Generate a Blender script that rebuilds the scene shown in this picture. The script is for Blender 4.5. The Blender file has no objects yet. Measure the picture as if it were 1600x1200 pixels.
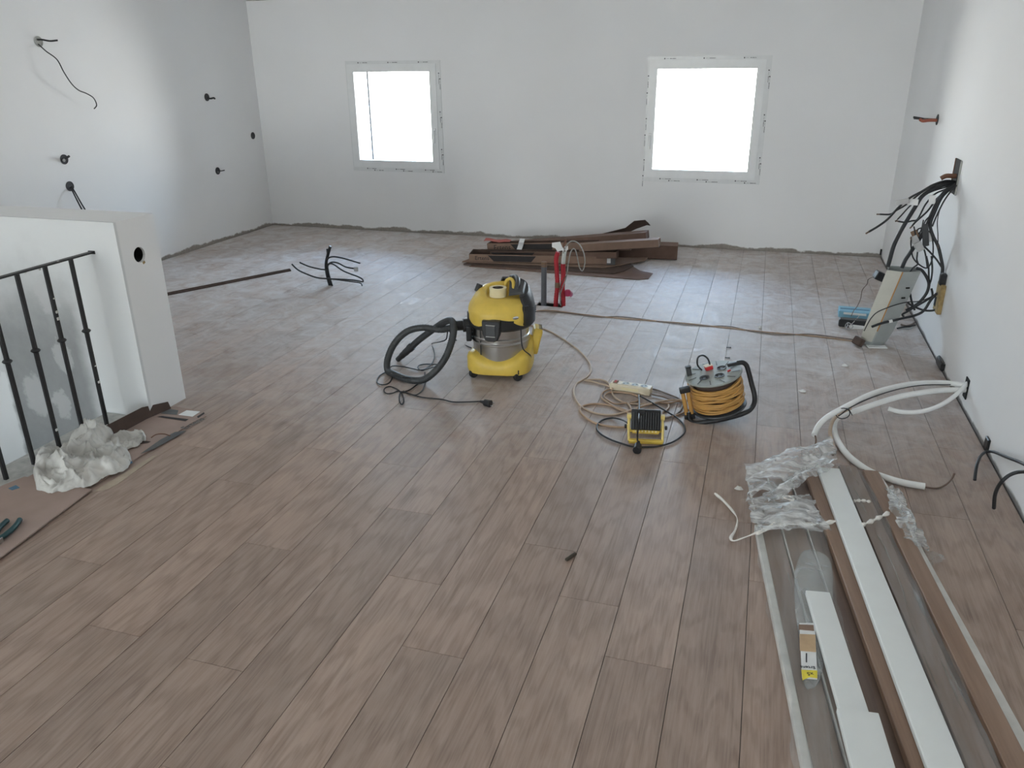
import bpy, bmesh, math, random
from mathutils import Vector, Matrix, Euler, noise
random.seed(7)
scene = bpy.context.scene
COL = scene.collection
PI = math.pi

# ---------------------------------------------------------------- camera
F_PX, PITCH, ROLL, YAW = 1235.6, 0.382334, -0.009417, -0.302982
CAM = Vector((0.0, 0.0, 1.5723))
_fw = Vector((math.sin(YAW)*math.cos(PITCH), math.cos(YAW)*math.cos(PITCH), -math.sin(PITCH)))
_r0 = Vector((math.cos(YAW), -math.sin(YAW), 0)); _u0 = _r0.cross(_fw)
_rt = _r0*math.cos(ROLL) + _u0*math.sin(ROLL)
_up = -_r0*math.sin(ROLL) + _u0*math.cos(ROLL)
cd = bpy.data.cameras.new('camera'); cam = bpy.data.objects.new('camera', cd); COL.objects.link(cam)
cd.sensor_width = 36; cd.lens = F_PX*36/1600; cd.clip_start = 0.02; cd.clip_end = 200
m3 = Matrix((_rt, _up, -_fw)).transposed()
cam.matrix_world = Matrix.Translation(CAM) @ m3.to_4x4()
scene.camera = cam

# ---------------------------------------------------------------- world and light
SKY = 10.0
EXPO = 1.64
world = bpy.data.worlds.new('sky'); scene.world = world; world.use_nodes = True
wn = world.node_tree; bgn = wn.nodes['Background']; bgn.inputs[1].default_value = SKY
_tc = wn.nodes.new('ShaderNodeTexCoord'); _sp = wn.nodes.new('ShaderNodeSeparateXYZ'); wn.links.new(_tc.outputs['Generated'], _sp.inputs[0])
_mr = wn.nodes.new('ShaderNodeMapRange'); wn.links.new(_sp.outputs[2], _mr.inputs[0])
for _i, _v in enumerate((-1.0, 1.0, 0.0, 1.0)): _mr.inputs[_i+1].default_value = _v
_cr = wn.nodes.new('ShaderNodeValToRGB'); wn.links.new(_mr.outputs[0], _cr.inputs[0]); wn.links.new(_cr.outputs[0], bgn.inputs[0])
# sunlit pale ground below the horizon, bright haze at it, clear blue higher up
_el = _cr.color_ramp.elements; _el[0].position = 0.0; _el[0].color = (0.92, 0.90, 0.86, 1); _el[1].position = 1.0; _el[1].color = (0.22, 0.42, 0.85, 1)
for _p, _c in ((0.49, (1.0, 0.98, 0.95, 1)), (0.52, (1.0, 1.0, 0.995, 1)), (0.60, (0.62, 0.80, 1.0, 1))):
    _e = _el.new(_p); _e.color = _c
scene.view_settings.view_transform = 'Standard'; scene.view_settings.look = 'None'
scene.view_settings.gamma = 1; scene.view_settings.use_curve_mapping = False
scene.view_settings.exposure = EXPO
scene.cycles.max_bounces = 9; scene.cycles.diffuse_bounces = 6; scene.cycles.glossy_bounces = 3; scene.cycles.transparent_max_bounces = 12

# room dimensions
XL, XR, YB, YF = -5.02, 1.051, 7.438, -7.0
ZC = 2.186           # wall height at the eaves
W1 = (-3.905, -3.115, 0.707, 1.53)      # glass openings in the far wall: x0, x1, z0, z1
W2 = (-0.97, -0.142, 0.692, 1.536)
W3 = (-3.9, -2.3, 0.10, 2.05)            # unseen glazed door, added behind the camera for fill light
W4 = (-6.2, -3.4, 0.10, 2.05)            # unseen glazed door, added in the long wall for fill light: y0, y1, z0, z1
def portal(w, y, rx):
    l = bpy.data.lights.new('window_portal', 'AREA'); l.shape = 'RECTANGLE'
    l.size = w[1]-w[0]; l.size_y = w[3]-w[2]; l.cycles.is_portal = True
    o = bpy.data.objects.new('window_portal', l); COL.objects.link(o)
    o.location = ((w[0]+w[1])/2, y, (w[2]+w[3])/2); o.rotation_euler = (rx, 0, 0); return o
portal(W1, YB+0.10, -PI/2); portal(W2, YB+0.10, -PI/2)
portal(W3, YF-0.10, PI/2)
_p = portal(W4, 0, 0); _p.location = (XR+.10, (W4[0]+W4[1])/2, (W4[2]+W4[3])/2); _p.rotation_euler = (PI/2, 0, PI/2)

# ---------------------------------------------------------------- measuring helpers (photo pixel -> point of the room)
def ray(px, py): return _rt*((px-800)/F_PX) + _up*((600-py)/F_PX) + _fw
def G(px, py, z=0.0):
    d = ray(px, py); return CAM + d*((z-CAM.z)/d.z)
def AX(px, py, X):
    d = ray(px, py); return CAM + d*(X/d.x)
def AY(px, py, Y):
    d = ray(px, py); return CAM + d*(Y/d.y)

# ---------------------------------------------------------------- materials
def mk(name):
    m = bpy.data.materials.new(name); m.use_nodes = True
    return m, m.node_tree, m.node_tree.nodes['Principled BSDF']
def nd(nt, typ, **kw):
    n = nt.nodes.new(typ)
    for k, v in kw.items():
        if k.startswith('i_'):
            key = k[2:]; key = int(key) if key.isdigit() else key
            n.inputs[key].default_value = v
        else: setattr(n, k, v)
    return n
def mixc(nt, fac, a, b, blend='MIX'):
    n = nt.nodes.new('ShaderNodeMix'); n.data_type = 'RGBA'; n.blend_type = blend
    for sock, v in ((n.inputs[0], fac), (n.inputs[6], a), (n.inputs[7], b)):
        if hasattr(v, 'is_output'): nt.links.new(v, sock)
        elif isinstance(v, (int, float)): sock.default_value = v
        else: sock.default_value = (*v[:3], 1)
    return n.outputs[2]
def math_(nt, op, a, b=None, c=None):
    n = nt.nodes.new('ShaderNodeMath'); n.operation = op
    for i, v in enumerate((a, b, c)):
        if v is None: continue
        if hasattr(v, 'is_output'): nt.links.new(v, n.inputs[i])
        else: n.inputs[i].default_value = v
    return n.outputs[0]
def rng(nt, v, a, b, c=0.0, d=1.0, smooth=False):
    n = nt.nodes.new('ShaderNodeMapRange'); n.clamp = True
    if smooth: n.interpolation_type = 'SMOOTHSTEP'
    nt.links.new(v, n.inputs[0])
    for i, x in enumerate((a, b, c, d)): n.inputs[i+1].default_value = x
    return n.outputs[0]
def ntex(nt, vec, scale, detail=3, rough=0.5, dist=0.0):
    n = nd(nt, 'ShaderNodeTexNoise'); n.inputs['Scale'].default_value = scale
    n.inputs['Detail'].default_value = detail; n.inputs['Roughness'].default_value = rough
    n.inputs['Distortion'].default_value = dist
    nt.links.new(vec, n.inputs['Vector']); return n.outputs['Fac']
def bump(nt, h, strength, dist=0.01):
    n = nd(nt, 'ShaderNodeBump'); n.inputs['Strength'].default_value = strength
    n.inputs['Distance'].default_value = dist; nt.links.new(h, n.inputs['Height']); return n.outputs[0]

def simple(name, col, rough=0.5, metal=0.0, var=0.12, scale=18.0, bmp=0.0, spec=0.5):
    m, nt, b = mk(name)
    co = nd(nt, 'ShaderNodeTexCoord')
    f = ntex(nt, co.outputs['Object'], scale, 4)
    c = mixc(nt, rng(nt, f, 0.3, 0.7), [x*(1-var) for x in col], [min(1, x*(1+var)) for x in col])
    nt.links.new(c, b.inputs['Base Color'])
    b.inputs['Roughness'].default_value = rough; b.inputs['Metallic'].default_value = metal
    b.inputs['Specular IOR Level'].default_value = spec
    if bmp:
        nt.links.new(bump(nt, f, bmp, 0.004), b.inputs['Normal'])
    return m

def wall_mat(name, base=(0.850, 0.850, 0.852), dirt=None, dirt_h=0.035):
    """white matt paint; below a ragged line near the floor the unpainted plaster shows"""
    m, nt, b = mk(name)
    g = nd(nt, 'ShaderNodeNewGeometry'); P = g.outputs['Position']
    f = ntex(nt, P, 1.3, 4); c = mixc(nt, rng(nt, f, .3, .7), [x*0.965 for x in base], base)
    if dirt:
        sx = nd(nt, 'ShaderNodeSeparateXYZ'); nt.links.new(P, sx.inputs[0])
        n1 = ntex(nt, P, 3.0, 5, .65); n2 = ntex(nt, P, 45.0, 3)
        edge = math_(nt, 'MULTIPLY_ADD', n1, dirt_h*3.2, -dirt_h*1.0)
        mask = rng(nt, math_(nt, 'SUBTRACT', sx.outputs[2], edge), -0.006, 0.006, 1, 0)
        d = mixc(nt, n2, [x*0.7 for x in dirt], [x*1.2 for x in dirt])
        c = mixc(nt, mask, c, d)
    nt.links.new(c, b.inputs['Base Color']); b.inputs['Roughness'].default_value = 0.75
    b.inputs['Specular IOR Level'].default_value = 0.25
    nt.links.new(bump(nt, ntex(nt, P, 160.0, 3), 0.10, 0.003), b.inputs['Normal'])
    return m

def plank_mat():
    m, nt, b = mk('laminate_plank')
    co = nd(nt, 'ShaderNodeTexCoord'); oi = nd(nt, 'ShaderNodeObjectInfo')
    R = oi.outputs['Random']
    off = nd(nt, 'ShaderNodeCombineXYZ')
    nt.links.new(math_(nt, 'MULTIPLY', R, 37.0), off.inputs[0]); nt.links.new(math_(nt, 'MULTIPLY', R, 91.0), off.inputs[1])
    nt.links.new(math_(nt, 'MULTIPLY', R, 53.0), off.inputs[2])
    v = nd(nt, 'ShaderNodeVectorMath', operation='ADD'); nt.links.new(co.outputs['Object'], v.inputs[0]); nt.links.new(off.outputs[0], v.inputs[1])
    def st(x, y):
        s = nd(nt, 'ShaderNodeVectorMath', operation='MULTIPLY'); nt.links.new(v.outputs[0], s.inputs[0]); s.inputs[1].default_value = (x, y, 1); return s.outputs[0]
    broad = ntex(nt, st(13, 2.2), 1.0, 5, .6, 1.2)
    fine = ntex(nt, st(150, 5), 1.0, 4, .6, .3)
    streak = ntex(nt, st(30, 1.3), 1.0, 5, .6, .8)
    w = nd(nt, 'ShaderNodeTexWave', wave_type='RINGS', rings_direction='X'); nt.links.new(st(5.5, .75), w.inputs['Vector'])
    w.inputs['Scale'].default_value = 2.6; w.inputs['Distortion'].default_value = 9.0; w.inputs['Detail'].default_value = 3; w.inputs['Detail Scale'].default_value = 1.2
    knot = nd(nt, 'ShaderNodeTexVoronoi'); nt.links.new(st(7.5, 2.2), knot.inputs['Vector']); knot.inputs['Scale'].default_value = 1.0
    kn = math_(nt, 'MULTIPLY', rng(nt, knot.outputs['Distance'], 0.03, 0.25, 1, 0, True), math_(nt, 'GREATER_THAN', knot.outputs['Color'], .66))
    c0 = mixc(nt, rng(nt, broad, .30, .70), (0.285, 0.198, 0.156), (0.413, 0.307, 0.252))
    c1 = mixc(nt, math_(nt, 'MULTIPLY', rng(nt, streak, .50, .68), .75), c0, (0.195, 0.132, 0.102))
    c2 = mixc(nt, math_(nt, 'MULTIPLY', rng(nt, w.outputs['Fac'], .5, 1), .55), c1, (0.225, 0.153, 0.120))
    c3 = mixc(nt, math_(nt, 'MULTIPLY', kn, .85), c2, (0.143, 0.096, 0.075))
    c4 = mixc(nt, math_(nt, 'MULTIPLY', rng(nt, fine, .40, .62), .45), c3, (0.450, 0.348, 0.288))
    # each board a little lighter, darker, redder or greyer
    rr = nd(nt, 'ShaderNodeTexWhiteNoise', noise_dimensions='1D'); nt.links.new(math_(nt, 'MULTIPLY', R, 777.0), rr.inputs['W'])
    c5 = mixc(nt, 1.0, c4, mixc(nt, R, (0.87, 0.84, 0.81), (1.10, 1.05, 1.00)), 'MULTIPLY')
    c6 = mixc(nt, math_(nt, 'MULTIPLY', rr.outputs[0], .30), c5, mixc(nt, 1.0, c5, (0.98, 1.03, 1.05), 'MULTIPLY'))
    # plaster dust lying on the boards: patchy, its rise towards the far wall also painting in grazing sheen
    g = nd(nt, 'ShaderNodeNewGeometry'); P = g.outputs['Position']
    sx = nd(nt, 'ShaderNodeSeparateXYZ'); nt.links.new(P, sx.inputs[0])
    da = ntex(nt, P, .8, 5, .6); db = ntex(nt, P, 6.0, 6, .72, 1.0)
    reach = rng(nt, math_(nt, 'MULTIPLY_ADD', da, 2.4, sx.outputs[1]), 3.5, 6.0, .05, 1.0, True)
    amt = math_(nt, 'MULTIPLY', rng(nt, db, .24, .70), reach)
    c7 = mixc(nt, amt, c6, (0.62, 0.605, 0.60))
    nt.links.new(c7, b.inputs['Base Color'])
    r = math_(nt, 'ADD', rng(nt, fine, .3, .7, .42, .52), math_(nt, 'MULTIPLY', amt, .35))
    nt.links.new(r, b.inputs['Roughness']); b.inputs['Specular IOR Level'].default_value = 0.5
    nt.links.new(bump(nt, math_(nt, 'ADD', fine, math_(nt, 'MULTIPLY', broad, .6)), 0.10, 0.002), b.inputs['Normal'])
    return m

def film_mat(name, col=(0.85, 0.87, 0.87), lo=0.25, hi=0.8, scale=30, rough=0.25, stretch=(1, 1, 1), bm_=.15):
    """thin plastic film: partly see-through, cloudier in the creases"""
    m, nt, b = mk(name)
    co = nd(nt, 'ShaderNodeTexCoord')
    s = nd(nt, 'ShaderNodeVectorMath', operation='MULTIPLY'); nt.links.new(co.outputs['Object'], s.inputs[0]); s.inputs[1].default_value = stretch
    f = ntex(nt, s.outputs[0], scale, 5, .65, 1.0)
    tr = nd(nt, 'ShaderNodeBsdfTransparent'); tr.inputs[0].default_value = (.96, .97, .97, 1)
    mx = nd(nt, 'ShaderNodeMixShader'); nt.links.new(rng(nt, f, .35, .68, lo, hi), mx.inputs[0])
    b.inputs['Base Color'].default_value = (*col, 1); b.inputs['Roughness'].default_value = rough
    nt.links.new(bump(nt, f, bm_, .008), b.inputs['Normal']); b.inputs['Specular IOR Level'].default_value = .45
    nt.links.new(tr.outputs[0], mx.inputs[1]); nt.links.new(b.outputs[0], mx.inputs[2])
    nt.links.new(mx.outputs[0], nt.nodes['Material Output'].inputs[0])
    return m
def glass_mat():
    m, nt, b = mk('window_glass')
    tr = nd(nt, 'ShaderNodeBsdfTransparent'); tr.inputs[0].default_value = (.95, .97, .96, 1)
    gl = nd(nt, 'ShaderNodeBsdfGlossy'); gl.inputs['Roughness'].default_value = 0.02
    fr = nd(nt, 'ShaderNodeFresnel'); fr.inputs[0].default_value = 1.45
    mx = nd(nt, 'ShaderNodeMixShader'); nt.links.new(fr.outputs[0], mx.inputs[0])
    nt.links.new(tr.outputs[0], mx.inputs[1]); nt.links.new(gl.outputs[0], mx.inputs[2])
    nt.links.new(mx.outputs[0], nt.nodes['Material Output'].inputs[0]); return m
def wood_mat(name, a, b_, sx=40, sy=2.0, rough=.4):
    m, nt, b = mk(name); co = nd(nt, 'ShaderNodeTexCoord')
    s = nd(nt, 'ShaderNodeVectorMath', operation='MULTIPLY'); nt.links.new(co.outputs['Object'], s.inputs[0]); s.inputs[1].default_value = (sx, sy, sx)
    f = ntex(nt, s.outputs[0], 1.0, 5, .6, .5)
    nt.links.new(mixc(nt, rng(nt, f, .3, .7), a, b_), b.inputs['Base Color']); b.inputs['Roughness'].default_value = rough; return m
def stair_wall_mat():
    """half-painted plaster: bare grey patch with filler blobs, white paint round it"""
    m, nt, b = mk('half_painted_plaster'); g = nd(nt, 'ShaderNodeNewGeometry'); P = g.outputs['Position']
    sx = nd(nt, 'ShaderNodeSeparateXYZ'); nt.links.new(P, sx.inputs[0])
    n1 = ntex(nt, P, 5.0, 5, .6); n2 = ntex(nt, P, 22.0, 4, .6)
    x = math_(nt, 'ADD', sx.outputs[0], math_(nt, 'MULTIPLY_ADD', n1, .10, -.05)); z = math_(nt, 'ADD', sx.outputs[2], math_(nt, 'MULTIPLY_ADD', n1, .30, -.15))
    left = rng(nt, x, -3.60, -3.57); right = rng(nt, x, -3.10, -2.98, 1, 0, True); top = rng(nt, z, .30, .88, 1, 0, True)
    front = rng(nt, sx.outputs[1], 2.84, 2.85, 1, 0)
    mask = math_(nt, 'MULTIPLY', math_(nt, 'MULTIPLY', left, right), math_(nt, 'MULTIPLY', top, front))
    white = mixc(nt, front, (0.84, 0.84, 0.835), (0.70, 0.71, 0.71))  # same paint all round; front colour lowered to tone down the light on it
    grey = mixc(nt, n2, (0.25, 0.255, 0.255), (0.32, 0.325, 0.325))
    c = mixc(nt, mask, white, grey)
    for cx, cz, r in ((-3.417, .04, .085), (-3.265, .01, .055), (-3.185, .27, .06), (-3.20, .58, .07), (-3.60, .2, .05)):
        dx = math_(nt, 'ABSOLUTE', math_(nt, 'SUBTRACT', sx.outputs[0], cx)); dz = math_(nt, 'MULTIPLY', math_(nt, 'ABSOLUTE', math_(nt, 'SUBTRACT', sx.outputs[2], cz)), .75)
        d = math_(nt, 'SQRT', math_(nt, 'ADD', math_(nt, 'MULTIPLY', dx, dx), math_(nt, 'MULTIPLY', dz, dz)))
        d = math_(nt, 'ADD', d, math_(nt, 'MULTIPLY_ADD', n2, .10, -.05))
        k = math_(nt, 'MULTIPLY', rng(nt, d, r*.8, r*1.15, .62, 0, True), front)
        c = mixc(nt, k, c, (0.52, 0.52, 0.52))
    nt.links.new(c, b.inputs['Base Color']); b.inputs['Roughness'].default_value = .8
    nt.links.new(bump(nt, n2, .12, .004), b.inputs['Normal']); return m

M = dict(
    wall=wall_mat('white_wall_paint'), wall_dirt=wall_mat('white_wall_paint_raw_foot', dirt=(0.33, 0.30, 0.27), dirt_h=.045),
    wall_smudge=wall_mat('white_wall_paint_smudged_foot', dirt=(0.30, 0.29, 0.28), dirt_h=.02),
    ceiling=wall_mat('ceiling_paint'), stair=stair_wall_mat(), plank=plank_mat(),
    slab=simple('screed', (0.20, 0.19, 0.18), .9, scale=9), concrete=simple('bare_concrete', (0.42, 0.42, 0.40), .9, var=.2, scale=25, bmp=.3),
    pvc=simple('white_pvc', (0.80, 0.81, 0.81), .35, var=.02), film=simple('protective_film', (0.74, 0.75, 0.75), .3, var=.03),
    ink=simple('black_ink', (0.03, 0.03, 0.035), .6), glass=glass_mat(), rail_out=simple('dark_guide_rail', (0.012, 0.012, 0.014), .8),
    ground=simple('pale_gravel', (0.62, 0.60, 0.56), .9, scale=3),
    iron=simple('black_iron', (0.022, 0.022, 0.024), .45, bmp=.2, scale=60), plaster_speck=simple('plaster_speck', (.6, .6, .58), .8),
    black=simple('black_plastic', (0.018, 0.018, 0.02), .42, var=.2), rubber=simple('black_rubber', (0.022, 0.023, 0.025), .6), darkgrey=simple('dark_grey_plastic', (0.055, 0.057, 0.06), .45),
    cable=simple('black_cable_sheath', (0.02, 0.021, 0.024), .45), hose=simple('grey_black_hose', (0.040, 0.043, 0.045), .5),
    yellow=simple('yellow_plastic', (0.70, 0.49, 0.085), .45, var=.08), dust_yellow=simple('dusty_yellow_plastic', (0.76, 0.58, 0.20), .6, var=.08),
    steel=simple('stainless_steel', (0.56, 0.55, 0.53), .28, 1.0, var=.08, scale=8), chrome=simple('chrome', (0.75, 0.75, 0.75), .15, 1.0),
    tape=simple('cream_masking_tape', (0.74, 0.65, 0.40), .6, var=.04), tape_core=simple('tape_core', (0.12, 0.10, 0.08), .8),
    card=simple('brown_cardboard', (0.17, 0.105, 0.078), .85, var=.12, scale=14), card_dark=simple('dark_cardboard', (0.085, 0.055, 0.043), .85, var=.15),
    card_light=simple('light_cardboard', (0.25, 0.165, 0.12), .85, var=.08), card_print=simple('dark_box_print', (0.035, 0.03, 0.03), .8),
    card_floor=simple('floor_protection_card', (0.36, 0.265, 0.225), .85, var=.07, scale=10), print_grey=simple('grey_box_print', (0.13, 0.13, 0.13), .8),
    paper=simple('white_paper', (0.80, 0.80, 0.79), .8, var=.04), red=simple('red_conduit', (0.42, 0.018, 0.03), .5, var=.2), pink=simple('crimson_plastic', (0.42, 0.03, 0.09), .5),
    pipe_grey=simple('grey_pvc_pipe', (0.11, 0.11, 0.12), .5), pale_green=simple('pale_grey_sleeve', (0.55, 0.58, 0.55), .5), brown_tape=simple('brown_tape', (0.20, 0.12, 0.07), .6),
    clear=film_mat('clear_tubing', col=(.5, .5, .47), lo=.4, hi=.7), beige=simple('beige_cord', (0.42, 0.285, 0.19), .55, var=.08), beige2=simple('pale_beige_cord', (0.50, 0.38, 0.28), .55, var=.08),
    greybeige=simple('grey_brown_cord', (0.21, 0.165, 0.14), .55),
    amber=simple('amber_cable', (0.55, 0.30, 0.085), .5, var=.1), flange=simple('grey_green_plastic', (0.31, 0.33, 0.31), .5, var=.06), strip=simple('cream_plastic', (0.68, 0.60, 0.45), .45, var=.04),
    redcap=simple('red_plastic', (0.55, 0.03, 0.035), .4), darkhole=simple('dark_recess', (0.012, 0.012, 0.012), .9),
    panel_front=simple('cream_enclosure', (0.50, 0.49, 0.43), .5, var=.05), panel_side=simple('grey_enclosure', (0.36, 0.38, 0.37), .5, var=.05), rust=simple('rusty_streak', (0.42, 0.21, 0.07), .7),
    blue=simple('light_blue_carton', (0.22, 0.45, 0.58), .6, var=.05), pipe_white=simple('white_foam_sleeve', (0.83, 0.83, 0.81), .55, var=.03), copper=simple('tarnished_copper', (0.20, 0.14, 0.11), .4, .6),
    mdf_white=simple('white_lacquered_board', (0.80, 0.82, 0.80), .35, var=.015), decor=wood_mat('oak_decor_board', (0.21, 0.125, 0.082), (0.32, 0.205, 0.14)), decor_dark=wood_mat('darkened_oak_decor_board', (0.13, 0.085, 0.065), (0.20, 0.135, 0.10)),
    decor_grey=wood_mat('greyed_oak_decor_board', (0.20, 0.138, 0.105), (0.29, 0.205, 0.16)), edge_white=simple('pale_board_edge', (0.62, 0.60, 0.56), .5),
    wrap=film_mat('crumpled_stretch_film', lo=.06, hi=.74, scale=15, stretch=(.45, 1.5, 1), rough=.38, bm_=.1), wrap_thin=film_mat('clear_film', lo=.03, hi=.20, scale=5, rough=.12, stretch=(3, .5, 1)), band=film_mat('twisted_film_band', lo=.8, hi=.98, scale=40, col=(.86, .82, .76)),
    bag=film_mat('clear_bag', lo=.10, hi=.40, scale=9, rough=.08, bm_=.5), label_yellow=simple('yellow_label', (0.80, 0.66, 0.05), .5), tan=simple('tan_paper', (0.55, 0.38, 0.22), .7), offcut=simple('faded_tan_paper', (0.42, 0.34, 0.26), .8), 
    cloth=simple('dirty_white_cloth', (0.56, 0.545, 0.51), .95, var=.22, scale=9, bmp=.3), tool_teal=simple('dark_teal_grip', (0.012, 0.06, 0.065), .5), wood_chip=simple('dark_wood_chip', (0.06, 0.045, 0.03), .8),
    box_in=simple('dark_grey_box', (0.05, 0.05, 0.055), .7), ochre=simple('ochre_plaster_box', (0.38, 0.27, 0.12), .85, var=.3, scale=30, bmp=.4), grey_tag=simple('grey_tag', (0.42, 0.42, 0.42), .5), brown_wire=simple('brown_wire', (0.16, 0.07, 0.04), .5),
    orange=simple('orange_red_wire', (0.35, 0.10, 0.06), .5), red_sheet=simple('pink_red_plastic_sheet', (0.42, 0.09, 0.07), .5), profile=simple('dark_brown_profile', (0.075, 0.048, 0.04), .5), bluegrey=simple('blue_paint', (0.10, 0.20, 0.30), .8), lime=simple('yellow_green_paint', (0.55, 0.55, 0.10), .8),
)

# ---------------------------------------------------------------- mesh helpers
def mesh_obj(name, bm, mat, parent=None, smooth=False, loc=None):
    me = bpy.data.meshes.new(name); bmesh.ops.recalc_face_normals(bm, faces=bm.faces[:]); bm.to_mesh(me); bm.free()
    if mat is not None: me.materials.append(M[mat] if isinstance(mat, str) else mat)
    if smooth:
        for p in me.polygons: p.use_smooth = True
        if smooth != 'all':
            try: me.set_sharp_from_angle(angle=math.radians(smooth if smooth is not True else 40))
            except Exception: pass
    o = bpy.data.objects.new(name, me); COL.objects.link(o)
    if parent is not None: o.parent = parent
    if loc is not None: o.location = loc
    return o
def tag(o, label=None, cat=None, group=None, kind=None):
    if label: o['label'] = label
    if cat: o['category'] = cat
    if group: o['group'] = group
    if kind: o['kind'] = kind
    return o
def thing(name, label, cat, loc=(0, 0, 0), rot=(0, 0, 0), group=None):
    o = bpy.data.objects.new(name, None); o.empty_display_size = .05; COL.objects.link(o)
    o.location = loc; o.rotation_euler = rot
    return tag(o, label, cat, group)
def NB(): return bmesh.new()
def add_box(bm, c, s, rot=None, bevel=0.0, seg=1):
    r = bmesh.ops.create_cube(bm, size=1.0); vs = r['verts']
    bmesh.ops.scale(bm, vec=s, verts=vs)
    if bevel:
        es = list({e for v in vs for e in v.link_edges})
        rb = bmesh.ops.bevel(bm, geom=es, offset=bevel, segments=seg, profile=.6, affect='EDGES')
        vs = list({v for f in rb['faces'] for v in f.verts} | {v for v in vs if v.is_valid})
    Mx = Matrix.Translation(Vector(c))
    if rot is not None: Mx = Mx @ (rot.to_4x4() if isinstance(rot, Matrix) else Euler(rot).to_matrix().to_4x4())
    bmesh.ops.transform(bm, matrix=Mx, verts=vs); return vs
def box(name, c, s, mat, parent=None, rot=None, bevel=0.0, seg=1):
    bm = NB(); add_box(bm, (0, 0, 0), s, None, bevel, seg)
    o = mesh_obj(name, bm, mat, parent); o.location = c
    if rot is not None: o.rotation_euler = rot
    return o
def catmull(pts, n=8, closed=False):
    pts = [Vector(p) for p in pts]
    if len(pts) < 3: return pts
    out = []; L = len(pts)
    for i in range(L-1):
        p0 = pts[max(i-1, 0)]; p1 = pts[i]; p2 = pts[i+1]; p3 = pts[min(i+2, L-1)]
        for k in range(n):
            t = k/n; t2 = t*t; t3 = t2*t
            out.append(.5*((2*p1) + (-p0+p2)*t + (2*p0-5*p1+4*p2-p3)*t2 + (-p0+3*p1-3*p2+p3)*t3))
    out.append(pts[-1]); return out
def add_tube(bm, pts, r, seg=8, caps=True, rfun=None):
    pts = [Vector(p) for p in pts]; q = [pts[0]]
    for p in pts[1:]:
        if (p-q[-1]).length > 1e-5: q.append(p)
    pts = q; n = len(pts); rings = []; up = None
    for i, p in enumerate(pts):
        t = (pts[min(i+1, n-1)] - pts[max(i-1, 0)]).normalized()
        if up is None:
            a = Vector((0, 0, 1)) if abs(t.z) < .9 else Vector((1, 0, 0)); up = (a - t*a.dot(t)).normalized()
        else:
            up = (up - t*up.dot(t)); up = up.normalized() if up.length > 1e-6 else t.orthogonal().normalized()
        b = t.cross(up); rr = r if rfun is None else rfun(i/(n-1))
        rings.append([bm.verts.new(p + (up*math.cos(2*PI*k/seg) + b*math.sin(2*PI*k/seg))*rr) for k in range(seg)])
    for i in range(n-1):
        for k in range(seg):
            bm.faces.new((rings[i][k], rings[i][(k+1) % seg], rings[i+1][(k+1) % seg], rings[i+1][k]))
    if caps and seg > 2:
        bm.faces.new(rings[0][::-1]); bm.faces.new(rings[-1])
def tube(name, pts, r, mat, parent=None, seg=8, smooth_n=6, rfun=None):
    bm = NB(); add_tube(bm, catmull(pts, smooth_n) if smooth_n else pts, r, seg, True, rfun)
    return mesh_obj(name, bm, mat, parent, 50)
def add_lathe(bm, prof, seg=32, cap0=True, cap1=True, mtx=None, a0=0.0, a1=2*PI):
    full = abs((a1-a0)-2*PI) < 1e-6; cnt = seg if full else seg+1; rings = []
    for r, z in prof:
        ring = []
        for k in range(cnt):
            a = a0 + (a1-a0)*k/seg; v = Vector((r*math.cos(a), r*math.sin(a), z))
            ring.append(bm.verts.new(mtx @ v if mtx else v))
        rings.append(ring)
    for i in range(len(rings)-1):
        for k in range(seg):
            k2 = (k+1) % cnt
            bm.faces.new((rings[i][k], rings[i][k2], rings[i+1][k2], rings[i+1][k]))
    if cap0 and full: bm.faces.new(rings[0][::-1])
    if cap1 and full: bm.faces.new(rings[-1])
    return rings
def lathe(name, prof, mat, parent=None, seg=32, loc=None, rot=None, cap0=True, cap1=True, sm=35):
    bm = NB(); add_lathe(bm, prof, seg, cap0, cap1); o = mesh_obj(name, bm, mat, parent, sm)
    if loc is not None: o.location = loc
    if rot is not None: o.rotation_euler = rot
    return o
def add_prism(bm, poly, z0, z1):
    a = [bm.verts.new((p[0], p[1], z0)) for p in poly]; b = [bm.verts.new((p[0], p[1], z1)) for p in poly]
    bm.faces.new(a[::-1]); bm.faces.new(b); n = len(poly)
    for i in range(n): bm.faces.new((a[i], a[(i+1) % n], b[(i+1) % n], b[i]))
def add_rings(bm, rings, cap0=True, cap1=True, closed=True):
    """rings: lists of points of equal length"""
    R = [[bm.verts.new(p) for p in r] for r in rings]; n = len(R[0])
    for i in range(len(R)-1):
        for k in range(n if closed else n-1):
            bm.faces.new((R[i][k], R[i][(k+1) % n], R[i+1][(k+1) % n], R[i+1][k]))
    if cap0: bm.faces.new(R[0][::-1])
    if cap1: bm.faces.new(R[-1])
    return R
def thick_sheet(name, pts, nu, nv, t, mat, parent=None, sm=60):
    """pts: nu*nv grid of points, given a thickness t along its normals"""
    bm = NB(); vs = [bm.verts.new(p) for p in pts]
    for j in range(nv-1):
        for i in range(nu-1):
            bm.faces.new((vs[j*nu+i], vs[j*nu+i+1], vs[(j+1)*nu+i+1], vs[(j+1)*nu+i]))
    bmesh.ops.recalc_face_normals(bm, faces=bm.faces[:])
    if t: bmesh.ops.solidify(bm, geom=bm.faces[:], thickness=t)
    return mesh_obj(name, bm, mat, parent, sm)
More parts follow.
